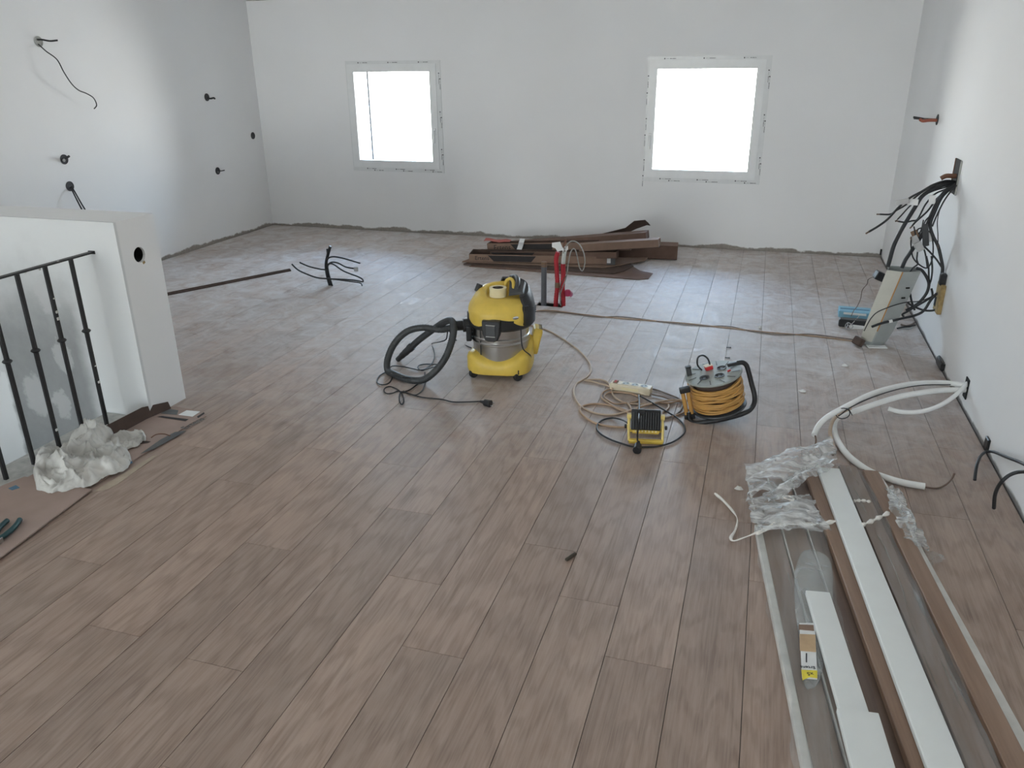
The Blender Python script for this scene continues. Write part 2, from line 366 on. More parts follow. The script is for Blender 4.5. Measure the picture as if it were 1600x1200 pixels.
def text_mesh(name, s, size, mat, parent=None, mtx=None, depth=0.0004):
    cu = bpy.data.curves.new(name, 'FONT'); cu.body = s; cu.size = size; cu.extrude = depth; cu.resolution_u = 2
    cu.align_x = 'LEFT'; cu.align_y = 'CENTER'
    tmp = bpy.data.objects.new(name+'_tmp', cu); COL.objects.link(tmp)
    dg = bpy.context.evaluated_depsgraph_get(); me = bpy.data.meshes.new_from_object(tmp.evaluated_get(dg))
    bpy.data.objects.remove(tmp); bpy.data.curves.remove(cu); me.name = name
    me.materials.clear(); me.materials.append(M[mat])
    o = bpy.data.objects.new(name, me); COL.objects.link(o)
    if parent is not None: o.parent = parent
    if mtx is not None: o.matrix_basis = mtx
    return o
def basis(x, y, o):
    """matrix with local x, y along the given directions, origin o"""
    x = Vector(x).normalized(); z = x.cross(Vector(y)).normalized(); y = z.cross(x)
    m = Matrix((x, y, z)).transposed().to_4x4(); m.translation = Vector(o); return m

# ================================================================ the setting
def struct(o): return tag(o, kind='structure')

def wall_with_holes(name, axis_pts, holes, mat, thick, extra_cuts=()):
    """far/near wall in the XZ plane: y0 inner face, thick outward (sign). holes: (x0,x1,z0,z1)"""
    (x0, x1, z0, z1, y0) = axis_pts
    xs = sorted({x0, x1, *[h[0] for h in holes], *[h[1] for h in holes]}); zs = sorted({z0, z1, *[h[2] for h in holes], *[h[3] for h in holes]})
    bm = NB(); V = {}
    def v(x, z, y):
        k = (round(x, 5), round(z, 5), round(y, 5))
        if k not in V: V[k] = bm.verts.new((x, y, z))
        return V[k]
    inside = lambda cx, cz: any(h[0] < cx < h[1] and h[2] < cz < h[3] for h in holes)
    y1 = y0 + thick
    for i in range(len(xs)-1):
        for j in range(len(zs)-1):
            a, b, c, d = xs[i], xs[i+1], zs[j], zs[j+1]
            if inside((a+b)/2, (c+d)/2): continue
            for y in (y0, y1): bm.faces.new((v(a, c, y), v(b, c, y), v(b, d, y), v(a, d, y)))
    for h in holes:
        for (p, q) in (((h[0], h[2]), (h[1], h[2])), ((h[1], h[2]), (h[1], h[3])), ((h[1], h[3]), (h[0], h[3])), ((h[0], h[3]), (h[0], h[2]))):
            # split along grid lines
            xs_ = [x for x in xs if min(p[0], q[0]) <= x <= max(p[0], q[0])]; zs_ = [z for z in zs if min(p[1], q[1]) <= z <= max(p[1], q[1])]
            pts = [(x, p[1]) for x in xs_] if p[1] == q[1] else [(p[0], z) for z in zs_]
            for k in range(len(pts)-1):
                bm.faces.new((v(*pts[k], y0), v(*pts[k+1], y0), v(*pts[k+1], y1), v(*pts[k], y1)))
    bz = [(x, z0) for x in xs], [(x, z1) for x in xs], [(x0, z) for z in zs], [(x1, z) for z in zs]
    for pts in bz:
        for k in range(len(pts)-1):
            bm.faces.new((v(*pts[k], y0), v(*pts[k+1], y0), v(*pts[k+1], y1), v(*pts[k], y1)))
    return struct(mesh_obj(name, bm, mat))

def grow(w, d): return (w[0]-d, w[1]+d, w[2]-d, w[3]+d)
FR = 0.045   # width of the sash shown round the glass opening in the wall
wall_with_holes('wall_back', (XL-.3, XR+.3, -.25, ZC, YB), [grow(W1, .05), grow(W2, .05)], 'wall_dirt', 0.38)
wall_with_holes('wall_front', (XL-.3, XR+.3, -.25, ZC, YF), [grow(W3, .05)], 'wall', -0.38)
YM = (YB+YF)/2; ZR = 3.55     # ridge of the roof
def gable(name, x, t, mat, z0):
    bm = NB(); poly = [(YF-.38, z0), (YB+.38, z0), (YB+.38, ZC), (YM, ZR), (YF-.38, ZC)]
    a = [bm.verts.new((x, y, z)) for y, z in poly]; b = [bm.verts.new((x+t, y, z)) for y, z in poly]
    bm.faces.new(a); bm.faces.new(b[::-1])
    for i in range(5): bm.faces.new((a[i], a[(i+1) % 5], b[(i+1) % 5], b[i]))
    return struct(mesh_obj(name, bm, mat))
gable('wall_left', XL, -.3, 'wall_dirt', -2.9)
bm = NB(); h4 = grow(W4, .05)
def slab(poly):
    a = [bm.verts.new((XR, y, z)) for y, z in poly]; b = [bm.verts.new((XR+.3, y, z)) for y, z in poly]; bm.faces.new(a); bm.faces.new(b[::-1])
    for i in range(len(poly)): bm.faces.new((a[i], a[(i+1) % len(poly)], b[(i+1) % len(poly)], b[i]))
slab([(YF-.38, h4[3]), (YB+.38, h4[3]), (YB+.38, ZC), (YM, ZR), (YF-.38, ZC)]); slab([(h4[1], -.25), (YB+.38, -.25), (YB+.38, h4[3]), (h4[1], h4[3])])
slab([(YF-.38, -.25), (h4[0], -.25), (h4[0], h4[3]), (YF-.38, h4[3])]); slab([(h4[0], -.25), (h4[1], -.25), (h4[1], h4[2]), (h4[0], h4[2])])
bmesh.ops.remove_doubles(bm, verts=bm.verts[:], dist=1e-5)
struct(mesh_obj('wall_right', bm, 'wall_smudge'))
bm = NB()
prof = [(YF-.38, ZC-.005), (YM, ZR), (YB+.38, ZC-.005), (YB+.38, ZC+.15), (YM, ZR+.2), (YF-.38, ZC+.15)]
a = [bm.verts.new((XL-.3, y, z)) for y, z in prof]; b = [bm.verts.new((XR+.3, y, z)) for y, z in prof]
bm.faces.new(a); bm.faces.new(b[::-1])
for i in range(6): bm.faces.new((a[i], a[(i+1) % 6], b[(i+1) % 6], b[i]))
struct(mesh_obj('ceiling', bm, 'ceiling'))

# the half-height wall along the stair opening, its round hole cut through the end face
PX, PY0, PY1, PZ = -2.725, 2.83, 3.085, 0.945
bm = NB()
hc = AX(218, 398, PX); hr = .036; hy, hz = hc.y, hc.z; HS = 24
circ = [(hy + hr*math.cos(2*PI*k/HS), hz + hr*math.sin(2*PI*k/HS)) for k in range(HS)]
ci = [bm.verts.new((PX, y, z)) for y, z in circ]; cb = [bm.verts.new((PX-.09, y, z)) for y, z in circ]
for k in range(HS): bm.faces.new((ci[k], ci[(k+1) % HS], cb[(k+1) % HS], cb[k]))
bm.faces.new(cb)
def sq(k):
    a = 2*PI*k/HS; c, s = math.cos(a), math.sin(a); q = max(abs(c), abs(s)); return (hy + .062*c/q, hz + .062*s/q)
so = [bm.verts.new((PX, *sq(k))) for k in range(HS)]
for k in range(HS): bm.faces.new((ci[k], ci[(k+1) % HS], so[(k+1) % HS], so[k]))
def quad(*p): bm.faces.new([bm.verts.new(q) for q in p])
y_a, y_b, z_a, z_b = hy-.062, hy+.062, hz-.062, hz+.062
for (ya, yb, za, zb) in ((PY0, PY1, -2.9, z_a), (PY0, PY1, z_b, PZ), (PY0, y_a, z_a, z_b), (y_b, PY1, z_a, z_b)):
    quad((PX, ya, za), (PX, yb, za), (PX, yb, zb), (PX, ya, zb))
quad((PX, PY0, -2.9), (PX, PY0, PZ), (XL, PY0, PZ), (XL, PY0, -2.9)); quad((PX, PY1, -2.9), (PX, PY1, PZ), (XL, PY1, PZ), (XL, PY1, -2.9))
quad((PX, PY0, PZ), (PX, PY1, PZ), (XL, PY1, PZ), (XL, PY0, PZ)); quad((XL, PY0, -2.9), (XL, PY0, PZ), (XL, PY1, PZ), (XL, PY1, -2.9)); quad((PX, PY0, -2.9), (PX, PY1, -2.9), (XL, PY1, -2.9), (XL, PY0, -2.9))
bmesh.ops.remove_doubles(bm, verts=bm.verts[:], dist=1e-5)
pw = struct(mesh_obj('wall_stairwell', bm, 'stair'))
bm = NB(); add_lathe(bm, [(hr*.97, -.012), (hr*.97, -.085), (.001, -.085)], 24, False, False, Matrix.Translation((PX, hy, hz)) @ Matrix.Rotation(PI/2, 4, 'Y')); mesh_obj('hole_shade', bm, 'darkhole', pw, 40)  # black cup that paints shade into the hole
bm = NB(); add_box(bm, (PX+.0006, hy+.018, hz-.040), (.002, .016, .012), (.4, 0, 0), .0008); mesh_obj('chipped_edge', bm, 'ochre', pw)

# floor: screed slab with the laminate planks as parts
SX = -2.985      # edge of the stair opening
bm = NB()
add_box(bm, ((SX+XR)/2, (YF+YB)/2, -.137), (XR-SX, YB-YF, .22)); add_box(bm, ((XL+SX)/2, (PY1+YB)/2, -.137), (SX-XL, YB-PY1, .22)); add_box(bm, ((XL+SX)/2, (YF-.2)/2, -.137), (SX-XL, -.2-YF, .22))
floor = struct(mesh_obj('floor', bm, 'slab'))
bm = NB(); add_box(bm, ((XL+SX)/2, 1.4, -2.87), (SX-XL, 3.4, .06)); struct(mesh_obj('floor_stairwell', bm, 'concrete'))
bm = NB(); add_box(bm, (SX+.06, 1.3, -1.55), (.12, 3.1, 2.60)); add_box(bm, ((XL+SX)/2, -.26, -1.55), (SX-XL+.2, .12, 2.60)); struct(mesh_obj('wall_stairwell_side', bm, 'wall'))
C0, PW, PL = 0.0896, 0.192, 1.262
JOINT = {-12: 1.76, -11: 3.654, -10: 1.493, -9: 2.02, -8: 1.455, -7: 2.381, -6: 1.986, -5: 1.681, -4: 2.297, -3: 2.04, -2: 1.807, -1: 2.657, 0: 2.296, 1: 1.78, 2: 2.45, 3: 2.907, 4: 3.531, 5: 2.2}
HOLE = (-1.4464, -1.2544, 5.205, 5.30)      # slot cut round the conduits
GAP = .0009; TH = .008
plank_meshes = {}
def plank_mesh(w, l):
    k = (round(w, 4), round(l, 4))
    if k in plank_meshes: return plank_meshes[k]
    bm = NB(); e = .0004; w2, l2 = w/2-GAP, l/2-GAP*.8
    r0 = [(-w2, -l2, -TH), (w2, -l2, -TH), (w2, l2, -TH), (-w2, l2, -TH)]; r1 = [(x, y, -e*.8) for x, y, z in r0]; r2 = [(x-math.copysign(e, x), y-math.copysign(e, y), 0) for x, y, z in r0]
    add_rings(bm, [r0, r1, r2]); bmesh.ops.recalc_face_normals(bm, faces=bm.faces[:])
    me = bpy.data.meshes.new('plank'); bm.to_mesh(me); bm.free(); me.materials.append(M['plank']); plank_meshes[k] = me; return me
def put_plank(x0, x1, y0, y1):
    if x1-x0 < .012 or y1-y0 < .012: return
    o = bpy.data.objects.new('plank', plank_mesh(x1-x0, y1-y0)); COL.objects.link(o); o.parent = floor; o.location = ((x0+x1)/2, (y0+y1)/2, 0)
n_pl = 0; far_rest = NB()
for k in range(-27, 6):
    x0 = max(C0+k*PW, XL+.008); x1 = min(C0+(k+1)*PW, XR-.008)
    if x1-x0 < .01: continue
    ybeg, yend = -.6, YB-.008
    if x1 < PX+.1: ybeg = PY1+.008
    j = JOINT.get(k, (k*k*.37+k*.531) % PL); y = j - math.ceil((j-ybeg)/PL)*PL
    while y < yend:
        a, b = max(y, ybeg), min(y+PL, yend)
        if b > a:
            if k == -8 and a < HOLE[2] < b: b = HOLE[2]
            if k == -8 and a < HOLE[3] and y+PL > HOLE[3] and y+PL > a and b > HOLE[2]: a = HOLE[3]
            put_plank(x0, x1, a, b)
        y += PL
box('slot_shade', ((HOLE[0]+HOLE[1])/2, (HOLE[2]+HOLE[3])/2, -.024), (.19, .095, .004), 'darkhole', floor)  # black plate standing in for the shade down in the slot
# raw concrete lip at the stair opening and the stubs of old trim on it
box('concrete_lip', ((SX-2.742)/2, (PY0-.6)/2, -.014), (.245, PY0+.6-.01, .026), 'concrete', floor)

# ------------------------------------------------ windows
def window(n, w, y, sgn, hinge, marks=True):
    """flush inward-opening window: flat cover strip on the wall, sash, pane, handle. sgn: +1 room lies towards -y"""
    x0, x1, z0, z1 = w; cx, cz = (x0+x1)/2, (z0+z1)/2
    root = bpy.data.objects.new('window_%d' % n, None); COL.objects.link(root); root.location = (cx, y, z0-.1); struct(root)
    def frame(name, o, i, ya, yb, mat, bev=.003):
        bm = NB()
        (ox0, ox1, oz0, oz1), (ix0, ix1, iz0, iz1) = o, i
        for (a, b, c, d) in ((ox0, ox1, oz0, iz0), (ox0, ox1, iz1, oz1), (ox0, ix0, iz0, iz1), (ix1, ox1, iz0, iz1)):
            add_box(bm, ((a+b)/2-cx, -sgn*(ya+yb)/2, (c+d)/2-(z0-.1)), (b-a, abs(yb-ya), d-c))
        return mesh_obj(name, bm, mat, root)
    lf = .075 if hinge == 'l' else .105; rf = .112 if hinge == 'l' else .108
    outer = (x0-.085, x1+.115, z0-.108, z1+.10); mid = grow(w, .07)
    cov = frame('cover_strip', outer, mid, .0, .006, 'film')
    sash = frame('sash', mid, w, -.045, .014, 'pvc')
    frame('fixed_frame', grow(w, .05), grow(w, .012), -.10, -.046, 'pvc')
    pane = box('pane', (0, sgn*.03, cz-(z0-.1)), (x1-x0+.01, .006, z1-z0+.01), 'glass', root)
    hx = (x1+.035 if hinge == 'l' else x0-.035); hz_ = z0+.28
    h = box('handle', (hx-cx, -sgn*.018, hz_-(z0-.1)), (.026, .012, .065), 'pvc', root, bevel=.003)
    box('lever', (0, -sgn*.022, -.045), (.018, .016, .12), 'pvc', h, bevel=.004)
    if marks:
        bm = NB(); rnd = random.Random(n)
        def mark(u, vv, horiz):
            segs = [(0, .010, .010)] + [(.020+.012*i, .007, .0025) for i in range(2)] + [(.050+.0065*i, .005, .006*rnd.uniform(.5, 1)) for i in range(8)]
            for s, l, hh in segs:
                c = (u+s+l/2-.05, vv) if horiz else (u, vv-s-l/2+.05)
                sz = (l, hh) if horiz else (hh, l)
                add_box(bm, (c[0]-cx, -sgn*.0066, c[1]-(z0-.1)), (sz[0], .0012, sz[1]))
        for i in range(3):
            u = x0+.10+i*(x1-x0)*.40
            mark(u, z1+.084, True); mark(u+.02, z0-.082, True); mark(u+.10, z0-.097, True)
            vz = z1-.06-i*(z1-z0)*.42
            mark(x1+.097, vz, False); mark(x1+.108, vz-.05, False)
            if hinge == 'r': mark(x0-.078, vz-.04, False); mark(x0-.082, vz-.18, False)
        mesh_obj('printed_marks', bm, 'ink', cov)
    if n == 1:
        box('shutter_rail', (x0+.062-cx, sgn*.16, cz-(z0-.1)), (.014, .02, z1-z0+.08), 'rail_out', root)
    return root
window(1, W1, YB, 1, 'l'); window(2, W2, YB, 1, 'r'); window(3, W3, YF, -1, 'l', False); w4 = window(4, W4, 0, 1, 'r', False); w4.location = (XR, (W4[0]+W4[1])/2, W4[2]-.1); w4.rotation_euler = (0, 0, -PI/2)  # the last two are unseen openings added for fill light

# ================================================================ stair railing
rail = thing('stair_railing', 'black wrought iron stair railing with collared bars, beside the half-height white wall', 'railing', (-2.875, PY0, 0))
RX = -2.875
top = [AX(127, 394, RX), AX(8, 424, RX)]
zr = .805
bm = NB(); add_box(bm, (0, -.75, zr), (.028, 1.5, .008), bevel=.002); mesh_obj('top_rail', bm, 'iron', rail)
bm = NB(); add_box(bm, (0, -.003, zr), (.034, .006, .014)); mesh_obj('wall_bracket', bm, 'iron', rail)
bar_bm = NB(); add_box(bar_bm, (0, 0, (zr-.02)/2-.0), (.017, .017, zr+.02), bevel=.003)
bar0 = mesh_obj('bar', bar_bm, 'iron', rail)
cbm = NB(); add_lathe(cbm, [(.009, .460), (.017, .465), (.020, .470), (.017, .475), (.009, .480)], 14); col0 = mesh_obj('collar', cbm, 'iron', bar0, True)
bar0.location = (0, -.125, 0)
for i in range(1, 9):
    bb = bar0.copy(); COL.objects.link(bb); bb.parent = rail; bb.location = (0, -.125-.1395*i, 0)
    cc = col0.copy(); COL.objects.link(cc); cc.parent = bb
for (dy, z, s) in ((-.125, .22, .012), (-.124, .30, .006), (-.264, .60, .012), (-.265, .57, .014), (-.262, .66, .006), (-.404, .10, .012), (-.2, zr, .012), (-.3, zr-.008, .01), (-.37, zr-.004, .008)):
    box('plaster_splash', (.009, dy, z), (.006, .013, s), 'plaster_speck', rail, bevel=.002)

# ================================================================ wet-and-dry vacuum cleaner
VC = Vector((-1.285, 3.915, 0)); VR = math.radians(18)
vac = thing('vacuum_cleaner', 'yellow and black wet-and-dry vacuum cleaner with a steel drum, standing on the floor', 'vacuum cleaner', VC, (0, 0, VR))
def sup(a, rx, ry, n, rot=0.0):
    c, s = math.cos(a-rot), math.sin(a-rot); r = (abs(c/rx)**n + abs(s/ry)**n)**(-1/n); return r
NS = 72
def ang_d(a, b): return (a-b+PI) % (2*PI) - PI
# base with the four corners above the castors
rot_b = math.radians(-9)
def base_r(a):
    r = sup(a, .178, .178, 3.4, rot_b); return r
def base_top(a):
    z = .118
    z += .022*math.exp(-(ang_d(a, math.radians(205))/.45)**2) + .03*math.exp(-(ang_d(a, math.radians(318))/.35)**2)
    z += .085*math.exp(-(ang_d(a, math.radians(5))/.38)**2); z -= .016*math.exp(-(ang_d(a, math.radians(262))/.5)**2); return z
rings = []
for lev in range(7):
    ring = []
    for k in range(NS):
        a = 2*PI*k/NS; r = base_r(a); zt = base_top(a)
        rr, z = [(r-.03, .034), (r-.004, .034), (r, .045), (r, zt-.028), (r-.006, zt-.010), (r-.022, zt), (.150, zt+.006)][lev]
        ring.append((rr*math.cos(a), rr*math.sin(a), z))
    rings.append(ring)
bm = NB(); add_rings(bm, rings); mesh_obj('base', bm, 'yellow', vac, 40)
hold = box('accessory_holder', (.192, .045, .165), (.05, .10, .15), 'yellow', vac, (0, math.radians(12), 0), bevel=.015, seg=3)
for i in range(4): box('slot', (.012, -.034+.023*i, .0745), (.018, .010, .004), 'tape_core', hold)
for i in range(4): box('slot', (.0255, -.034+.023*i, .045), (.002, .008, .03), 'dust_yellow', hold)
# castors
for (cx, cy) in ((-.150, -.105), (.088, -.165), (.150, .085), (-.095, .140)):
    c = lathe('castor', [(.007, -.011), (.024, -.011), (.027, -.006), (.027, .006), (.024, .011), (.007, .011)], 'rubber', vac, 20, (cx, cy, .027), (PI/2, 0, math.radians(35)))
    box('fork', (0, .026, 0), (.022, .03, .03), 'black', c, bevel=.004)
# steel drum with two rolled beads
prof = [(.146, .09), (.152, .095), (.154, .185), (.160, .190), (.160, .197), (.154, .203), (.154, .211), (.160, .216), (.160, .223), (.154, .229), (.155, .292)]
lathe('drum', prof, 'steel', vac, 64, sm=25)
bm = NB()
for a, w, z0, z1 in ((-2.35, .004, .1, .28),): 
    add_box(bm, (.1555*math.cos(a), .1555*math.sin(a), (z0+z1)/2), (.003, w, z1-z0), Matrix.Rotation(a, 3, 'Z'))
mesh_obj('drum_seam', bm, 'darkgrey', vac)
# black rim under the motor head
def rim_top(a):
    z = .335 + .012*math.exp(-(ang_d(a, math.radians(258))/.33)**2)
    z += .050*math.exp(-(ang_d(a, math.radians(318))/.22)**2) + .02*math.exp(-(ang_d(a, math.radians(195))/.3)**2)
    return z
rings = []
for lev in range(5):
    ring = []
    for k in range(NS):
        a = 2*PI*k/NS; rr, z = [(.150, .278), (.172, .276), (.1815, .287), (.1815, rim_top(a)), (.165, rim_top(a)+.002)][lev]
        ring.append((rr*math.cos(a), rr*math.sin(a), z))
    rings.append(ring)
bm = NB(); add_rings(bm, rings); mesh_obj('rim', bm, 'black', vac, 40)
# yellow motor head, leaning back to a recessed top tray
rings = []
def head_ring(z, rx, cx, tilt, ry=None):
    ry = ry or rx; out = []
    for k in range(NS):
        a = 2*PI*k/NS; r = sup(a, rx, ry, 2.6); x, y = cx+r*math.cos(a), r*math.sin(a); out.append((x, y, z+tilt*y))
    return out
rings = [head_ring(.30, .168, 0, 0), head_ring(.325, .174, 0, 0), head_ring(.365, .174, 0, 0), head_ring(.380, .171, .001, .03), head_ring(.425, .150, .010, .12), head_ring(.443, .134, .016, .2), head_ring(.450, .118, .022, .24), head_ring(.450, .104, .022, .24), head_ring(.446, .098, .022, .20), head_ring(.430, .090, .022, .0)]
bm = NB(); add_rings(bm, rings); mesh_obj('motor_head', bm, 'yellow', vac, 40)
# black vent cover on the right flank, with louvres
A0, A1 = math.radians(-50), math.radians(95); nA = 28
secs = [(.305, .188, 0, 0), (.375, .186, .002, .02), (.425, .164, .012, .12), (.455, .144, .018, .2), (.472, .127, .024, .22)]
outer = []; inner = []
for z, r0, cx, tl in secs:
    o_, i_ = [], []
    for k in range(nA+1):
        a = A0+(A1-A0)*k/nA
        for lst, dr in ((o_, 0), (i_, -.02)):
            r = sup(a, r0+dr, r0+dr, 2.6); x, y = cx+r*math.cos(a), r*math.sin(a); lst.append((x, y, z+tl*y))
    outer.append(o_); inner.append(i_)
bm = NB(); loop = [o + i[::-1] for o, i in zip(outer, inner)]; add_rings(bm, loop); vent = mesh_obj('vent_cover', bm, 'black', vac, 35)
for i in range(8):
    a = math.radians(-20 + 0*i); z = .352+.011*i; r = .187-.0085*max(0, i-3)
    box('louvre', (r*math.cos(a)+.006, r*math.sin(a), z), (.006, .045, .004), 'darkgrey', vent, (0, 0, a))
# dark wedge of the carrying handle over the top
hp = [(.075, -.045, .455), (.09, -.03, .485), (.095, .02, .505), (.085, .075, .51), (.06, .11, .500)]
hd = tube('carry_handle', hp, .013, 'darkgrey', vac, 10)
bm = NB(); add_rings(bm, [[(.045, -.095, .452), (.125, -.075, .455), (.14, .03, .487), (.05, .05, .492)], [(.048, -.088, .464), (.118, -.068, .468), (.132, .03, .500), (.052, .05, .505)]]); mesh_obj('switch_plate', bm, 'darkgrey', vac)
tube('grip_loop', [(.03, .06, .46), (.035, .065, .492), (.055, .055, .505), (.07, .02, .500), (.072, -.02, .485), (.07, -.045, .462)], .010, 'yellow', vac, 10)
box('rear_clip', (-.118, .075, .452), (.022, .04, .045), 'black', vac, (0, math.radians(25), .5), bevel=.006, seg=2)
# front latch
la = math.radians(255); Lm = Matrix.Rotation(la+PI/2, 4, 'Z')
bm = NB(); rr0 = []
shield = [(-.047, .345), (.047, .345), (.05, .335), (.046, .27), (.033, .238), (.018, .230), (-.018, .230), (-.033, .238), (-.046, .27), (-.05, .335)]
for dpt, sc in ((-.165, 1.0), (-.196, 1.0), (-.203, .9)):
    rr0.append([Lm @ Vector((x*sc, dpt, .288+(z-.288)*sc)) for x, z in shield])
add_rings(bm, rr0); latch = mesh_obj('latch', bm, 'black', vac, 30)
bm = NB(); add_box(bm, (0, 0, 0), (.052, .008, .062), bevel=.004, seg=2); lb = mesh_obj('latch_button', bm, 'darkgrey', latch); lb.matrix_basis = Matrix.Translation(Lm @ Vector((0, -.203, .292))) @ Lm
for zz in (.262, .324): 
    e = box('latch_rib', (0, 0, 0), (.05, .006, .003), 'steel', latch); e.matrix_basis = Matrix.Translation(Lm @ Vector((0, -.208, zz))) @ Lm
# side latch and bright badge
sa = math.radians(315); e = box('side_latch', (.187*math.cos(sa), .187*math.sin(sa), .365), (.022, .034, .085), 'black', vac, (0, 0, sa), bevel=.006, seg=2)
ba = math.radians(296); e = lathe('badge', [(.006, 0), (.016, .002), (.017, .005), (.012, .008)], 'chrome', vac, 20, (.178*math.cos(ba), .178*math.sin(ba), .352), (0, PI/2, ba)); e.scale = (.55, 1.1, 1)
# hose port and hose
pdir = Vector((-1, -.12, 0)).normalized(); p0 = Vector((-.150, -.02, .272))
bm = NB(); add_tube(bm, [p0, p0+pdir*.055], .036, 20); add_tube(bm, [p0+pdir*.05, p0+pdir*.105], .027, 20); port = mesh_obj('hose_port', bm, 'black', vac, 40)
box('port_plate', (-.172, -.03, .235), (.03, .075, .085), 'black', vac, bevel=.008, seg=2)
inv = (Matrix.Translation(VC) @ Matrix.Rotation(VR, 4, 'Z')).inverted()
w0 = Matrix.Translation(VC) @ Matrix.Rotation(VR, 4, 'Z') @ (p0+pdir*.08)
hpix = [(690, 515, 3.86), (660, 512, 3.84), (636, 518, 3.82), (617, 536, 3.79), (606, 560, 3.74), (606, 580, 3.69), (617, 595, 3.64), (640, 601, 3.59), (662, 593, 3.60), (682, 578, 3.63), (697, 557, 3.66), (706, 532, 3.70), (709, 512, 3.74), (705, 501, 3.80), (693, 504, 3.86), (675, 516, 3.89), (655, 531, 3.90), (645, 540, 3.90)]
hw = [w0] + [AY(x, y, Y) for x, y, Y in hpix]
for i, p in enumerate(hw): p.z = max(p.z, .021)
hl = [inv @ p for p in hw]; path = catmull(hl, 22)
bm = NB(); add_tube(bm, path, .0185, 14, True, None)
# corrugation: every second ring a little narrower
hose = None
bm.free(); bm = NB(); cnt = len(path)
add_tube(bm, path, .0185, 14, True, lambda t: .0192 if int(round(t*(cnt-1))) % 3 else .0178); hose = mesh_obj('hose', bm, 'hose', vac, 60)
nz = [hl[-1]] + [inv @ AY(x, y, Y) for x, y, Y in ((641, 544, 3.90), (632, 553, 3.895), (621, 562.5, 3.89))]
d = (nz[-1]-nz[0]).normalized(); L_ = (nz[-1]-nz[0]).length
bm = NB(); add_tube(bm, [nz[0]+d*(L_*t) for t in (0, .22, .23, .5, .51, .72, .73, 1.0)], .02, 16, True, lambda t: [.0235, .0235, .0205, .0205, .0185, .0185, .016, .015][min(7, int(round(t*7)))])
mesh_obj('hose_nozzle', bm, 'black', vac, 25)
# mains lead in loose loops, with its plug
def fl(pts, z=.004): return [G(x, y, z) for x, y in pts]
cw = [Vector((-1.13, 3.78, .30)), Vector((-1.115, 3.76, .20)), G(829, 556, .12), G(826, 566, .06), G(812, 560, .02)]
cw2 = fl([(808, 575), (790, 560), (760, 552), (735, 543), (712, 531)], .006) + [AY(701, 517, 3.80), AY(697, 530, 3.84), AY(688, 534, 3.88)]
cw2 += fl([(675, 537), (677, 545), (679, 555), (676, 566), (668, 574), (660, 579), (653, 575), (655, 571), (664, 569), (676, 569), (684, 570)], .006)
cw2 += fl([(675, 574), (658, 578), (645, 576), (630, 573), (613, 572)], .010) + fl([(604, 580), (592, 588), (589, 597), (597, 601), (608, 598), (613, 588), (609, 582)], .005)
cw2 += fl([(614, 585), (626, 589), (634, 590)], .045) + fl([(663, 592), (664, 600), (660, 610), (650, 617), (640, 615), (630, 611)], .005)
cw3 = fl([(664, 582), (662, 592), (650, 602), (638, 610), (627, 612), (620, 608), (610, 604), (602, 606), (600, 611), (605, 615), (614, 614), (622, 611), (628, 615), (631, 625), (628, 632), (624, 626), (625, 615), (632, 613), (645, 617), (662, 621), (690, 624), (708, 628), (730, 628), (752, 627)], .005)
tube('mains_lead', [inv @ p for p in cw+cw2], .0035, 'cable', vac, 6, 8); tube('mains_lead', [inv @ p for p in cw3], .0035, 'cable', vac, 6, 8)
pg = G(762, 630, .016); bm = NB(); a = Vector((1, -.25, 0)).normalized()
add_tube(bm, [pg-a*.045, pg-a*.02, pg-a*.018, pg+a*.018], .012, 12, True, lambda t: [.006, .010, .017, .019][min(3, int(round(t*3)))])
plug = mesh_obj('plug', bm, 'black', vac, 30)
for v in plug.data.vertices: v.co = inv @ v.co
for s in (-1, 1):
    q = inv @ (pg + a*.018 + Vector((0, .009*s, .004*s))); q2 = inv @ (pg + a*.036 + Vector((0, .009*s, .004*s)))
    bm = NB(); add_tube(bm, [q, q2], .0024, 8); mesh_obj('pin', bm, 'chrome', plug, 30)
# roll of masking tape lying in the tray of the vacuum
tp = Matrix.Translation(VC) @ Matrix.Rotation(VR, 4, 'Z') @ Vector((-.012, -.022, .432))
roll = thing('masking_tape_roll', 'roll of cream masking tape lying on top of the yellow vacuum cleaner', 'tape', tp)
lathe('tape', [(.030, 0), (.046, 0), (.046, .048), (.030, .048), (.030, 0)], 'tape', roll, 40, cap0=False, cap1=False, sm=30)
lathe('cardboard_core', [(.0275, .001), (.030, .001), (.030, .047), (.0275, .047), (.0275, .001)], 'tape_core', roll, 40, cap0=False, cap1=False, sm=30)

# ================================================================ conduits coming up through the floor
def up_path(px, Y, pts): return [AY(x, y, Y) for x, y in pts]
YC = 5.25
gp = thing('grey_conduit', 'short grey plastic conduit standing up out of the floor slot', 'pipe', (-1.399, YC, -.02))
gt = AY(850, 410, YC) - Vector((-1.399, YC, -.02))
bm = NB(); add_tube(bm, [(0, 0, 0), (gt.x*.5, 0, gt.z*.5), gt], .0195, 18, False); add_tube(bm, [(0, 0, 0), (gt.x*.5, 0, gt.z*.5), gt], .0165, 18, False); mesh_obj('pipe', bm, 'pipe_grey', gp, 40)
bm = NB(); add_tube(bm, [gt-Vector((0, 0, .03)), gt-Vector((0, 0, .02)), gt+Vector((0, 0, .004))], 0.021, 16, True, lambda t: .0205+.001*math.sin(t*9)); mesh_obj('taped_end', bm, 'brown_tape', gp, 40)
rc = thing('red_conduit', 'tall red corrugated conduit with a white paper tag, in the floor slot', 'pipe', G(868, 478))
o0 = rc.location.copy()
rp = [p-o0 for p in up_path(0, YC, [(868, 482), (869, 465), (871, 445), (870, 425), (869, 405), (872, 394)])]; rp[0].z = -.02
cn = 60; pth = catmull(rp, 10)
